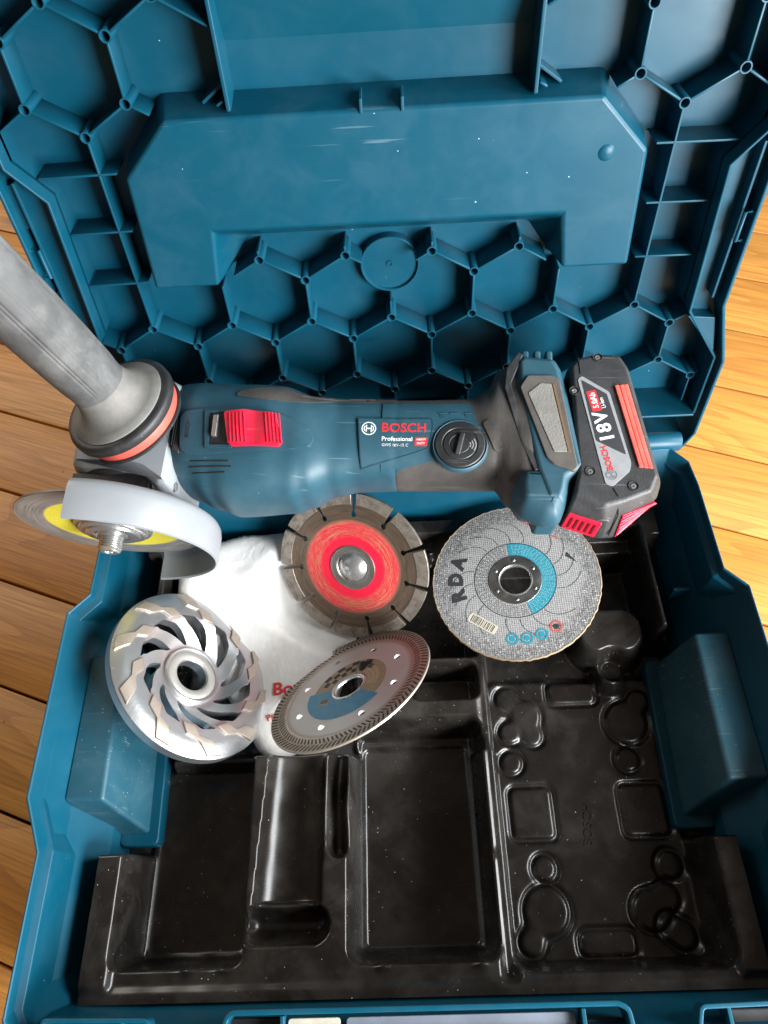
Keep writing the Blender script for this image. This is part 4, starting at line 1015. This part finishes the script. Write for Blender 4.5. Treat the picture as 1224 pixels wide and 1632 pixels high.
# red release button and red corner block on the battery's front flank
def flank_quad(name, corners, mat, parent, t=1.2, **k):
    c = [Vector(p) for p in corners]; n = (c[1] - c[0]).cross(c[3] - c[0]).normalized()
    if n.z < 0: n = -n
    return MB().loft([[tuple(p - n * 1.5) for p in c], [tuple(p + n * t) for p in c]]).build(name, mat, parent, **k)
BQ = [Vector((290.8, -49.8, 20.5)), Vector((310.0, -56.2, 20.5)), Vector((307.8, -60.0, 6)), Vector((288.0, -53.8, 6))]
btn = flank_quad('release_button', [tuple(p) for p in BQ], M['red'], bat, 1.0, bevel=0.7)
flat('dark_red_slot', (0.16, 0.004, 0.012), 0.5)
for k in range(5):
    t0 = 0.14 + 0.17 * k
    def Q(t, s_): return BQ[0].lerp(BQ[1], t).lerp(BQ[3].lerp(BQ[2], t), s_)
    flank_quad('button_slot', [tuple(Q(t0, .18)), tuple(Q(t0 + .07, .18)), tuple(Q(t0 + .07, .82)), tuple(Q(t0, .82))], bpy.data.materials['dark_red_slot'], btn, 1.3)
KQ = [Vector((322.0, -50.8, 20.5)), Vector((342.0, -42.2, 20.5)), Vector((342.6, -37.8, 5)), Vector((320.2, -59.6, 5))]
blk = flank_quad('red_corner_block', [tuple(p) for p in KQ], M['red'], bat, 0.9, bevel=0.5)
for k in range(6):
    t0 = 0.10 + 0.15 * k
    a = KQ[0].lerp(KQ[3], t0); b = KQ[1].lerp(KQ[2], t0)
    n_v = Vector((.5, -.75, .35)).normalized() * 1.0
    MB().tube([tuple(a + n_v), tuple(b + n_v)], 0.8, 6).build('block_ridge', M['red'], blk, smooth=60)

# gear head
hp = rpoly([(-24, -8), (-24, -27), (-16, -30), (22, -30), (36, -42), (45, -40), (46.5, 10), (43.5, 34), (30, 41), (-8, 42), (-26, 24)], 4)
head = MB().loft([[(x, y, -32) for x, y in offset_poly(hp, -3)], [(x, y, -26) for x, y in hp], [(x, y, 20) for x, y in hp], [(x, y, 27) for x, y in offset_poly(hp, -2.5)], [(x, y, 30) for x, y in offset_poly(hp, -6)]]).build('gear_head', M['grey_paint'], G, bevel=1.2, seg=2, blim=14)
MB().prism([(40.6, 8.8), (46.8, 10), (48.8, -18.5), (43.6, -15.5)], 22, 31.2).build('vent_grille', M['rubber_black'], G, bevel=0.8)
for k in range(4): MB().box(43 + k * 1.4, 43.6 + k * 1.4, -13, 7, 31, 31.8).build('vent_slat', M['black'], G, bevel=0.2)
rx = Matrix.Rotation(R(90), 4, 'X')      # lathe axis z -> tool -y
MB().lathe([(27, 27), (26, 30), (24, 31), (24, 49), (0, 49)], 40).xf(rx).build('spindle_collar', M['rubber_black'], G, smooth=40)
MB().box(-22, 30, -47, -29.5, 14, 24).build('guard_clamp', M['black'], G, bevel=1)
MB().lathe([(0, 0), (3.5, 0), (3.5, 14), (2.2, 15), (0, 15)], 16).xf(Matrix.Translation((31, -36, 20)) @ Matrix.Rotation(R(100), 4, 'Y')).build('clamp_screw', M['steel'], G, smooth=40)
# guard
def sector(prof, a0, a1, n=60, round_end=True):
    rg = []
    for i in range(n + 1):
        a = R(a0 + (a1 - a0) * i / n); rg.append([(r_ * math.cos(a), r_ * math.sin(a), z_) for r_, z_ in prof])
    return MB().loft(rg)
GY0, GY1, GR = 49.0, 76.0, 69.5
gd = empty('guard', rx, G) if False else None
prof = [(GR - 9, GY0), (GR - 5, GY0 + .7), (GR - 2.2, GY0 + 2.4), (GR - .6, GY0 + 5.2), (GR, GY0 + 9), (GR, GY1 - 3), (GR - 0.5, GY1 - .8), (GR - 1.6, GY1), (GR - 2.6, GY1 - 1.2), (GR - 2.2, GY0 + 9), (GR - 4, GY0 + 5), (GR - 9, GY0 + 2)]
guard = sector(prof, -82, 88, 80).xf(rx).build('guard', M['guard'], G, smooth=40)
sector([(22, GY0 - .2), (GR - 8.0, GY0 - .2), (GR - 8.0, GY0 + 2.2), (22, GY0 + 2.2)], -82, 88, 80).xf(rx).build('guard_plate', M['guard'], guard, smooth=40)
# mounted disc, flange and nut
def mounted_mat():
    m, nt, b = newmat('mounted_disc'); ob, rd = radius_node(nt); pv = polar_vec(nt, ob, rd, 1.0, 1.5); n = noise(nt, pv, 1.5, 5, 0.65); n2 = noise(nt, pv, 5, 4, 0.7)
    steel = mixc(nt, ramp(nt, n, 0.35, 0.7), (0.16, 0.15, 0.14), (0.50, 0.48, 0.46))
    yel = mixc(nt, ramp(nt, n2, 0.45, 0.75), (0.68, 0.58, 0.03), (0.45, 0.40, 0.16))
    wr = math_n(nt, 'ADD', rd, math_n(nt, 'MULTIPLY', math_n(nt, 'SUBTRACT', n, 0.5), 4))
    mk = ramp(nt, wr, 42, 43.5); L(nt, mixc(nt, mk, yel, steel), b.inputs['Base Color'])
    L(nt, math_n(nt, 'MULTIPLY', mk, 0.45), b.inputs['Metallic']); b.inputs['Roughness'].default_value = 0.38
    return m
md = MB().lathe([(0, -1), (60.2, -1), (60.6, -.5), (60.6, .5), (60.2, 1), (47, 1), (46.4, .75), (0, .75)], 110).build('mounted_disc', mounted_mat(), G, smooth=30)
md.matrix_local = Matrix.Translation(Vector((0, -56.0, 0)) * S) @ rx
fl = MB().lathe([(0, .8), (24.5, .8), (25.0, 2.5), (24.2, 4.0), (22.0, 4.2), (21.5, 6.0), (20.2, 6.5), (17.5, 6.6), (17.0, 8.0), (12.0, 8.3), (11.5, 7.0), (9.5, 7.0), (9.0, 9), (7.4, 9.2)], 56).build('clamping_nut', M['steel'], md, smooth=30)
thr = [(7.4, 9)]
for k in range(6): thr += [(7.6, 9.6 + 1.5 * k), (6.7, 10.3 + 1.5 * k)]
thr += [(6.8, 18.6), (5.6, 19.4), (3.0, 19.4), (2.6, 17.5), (0, 17.5)]
MB().lathe(thr, 32).build('spindle_tip', M['steel'], md, smooth=25)
# auxiliary handle
hdir = Vector((-0.27, 0.17, 0.95)).normalized(); hx = Vector((0.9, 0.1, 0)); hx = (hx - hdir * hx.dot(hdir)).normalized(); hy = hdir.cross(hx)
hm = Matrix(((hx.x, hy.x, hdir.x, 13.5), (hx.y, hy.y, hdir.y, 7.5), (hx.z, hy.z, hdir.z, 26), (0, 0, 0, 1)))
def hbuild(prof, name, mat, seg=64, shape=None, **k): return MB().lathe(prof, seg, shape=shape).xf(hm).build(name, mat, AH if 'AH' in globals() else G, **k)
AH = MB().lathe([(34, 0), (35.5, 1), (35.5, 2.2), (34.5, 3.0), (20, 3.0)], 72).xf(hm).build('side_handle', M['rubber_black'], G, smooth=40)
hbuild([(33.6, 2.6), (34.2, 3.6), (34.2, 9.4), (33.6, 10.4)], 'red_ring', M['salmon'], smooth=40)
hbuild([(33.0, 9.6), (36.0, 10.2), (37.2, 11.6), (37.2, 15.6), (36.4, 17.2), (34.4, 18.0), (30.5, 18.0)], 'rubber_ring', M['rubber_black'], smooth=50)
hbuild([(31.6, 17.6), (32.4, 18.4), (32.0, 19.4), (27, 20.8), (23.5, 23.0), (20.5, 27), (18.6, 32), (17.9, 37)], 'flange', M['handle_flange'], smooth=70)
def ribs_(a, z):
    q = 0.0
    for c_ in (0.55, 2.15, 3.75, 5.3):
        d_ = (a - c_ + PI) % (2 * PI) - PI
        for w_ in (-0.26, -0.16, 0.16, 0.26):
            q -= 0.030 * math.exp(-((d_ - w_) / 0.035) ** 2)
        q += 0.028 * math.exp(-(d_ / 0.30) ** 4)
    t = min(1, max(0, (z - 42) / 5)); return 1 + q * t
zz = list(np.linspace(36, 150, 40))
grip_r = [(17.8 + 1.6 * math.sin(min(1, (z - 36) / 70) * PI / 2), z) for z in zz] + [(18.5, 154), (15.5, 158), (10, 160), (0, 160.5)]
hbuild(grip_r, 'grip', M['handle'], 220, ribs_, smooth=60)
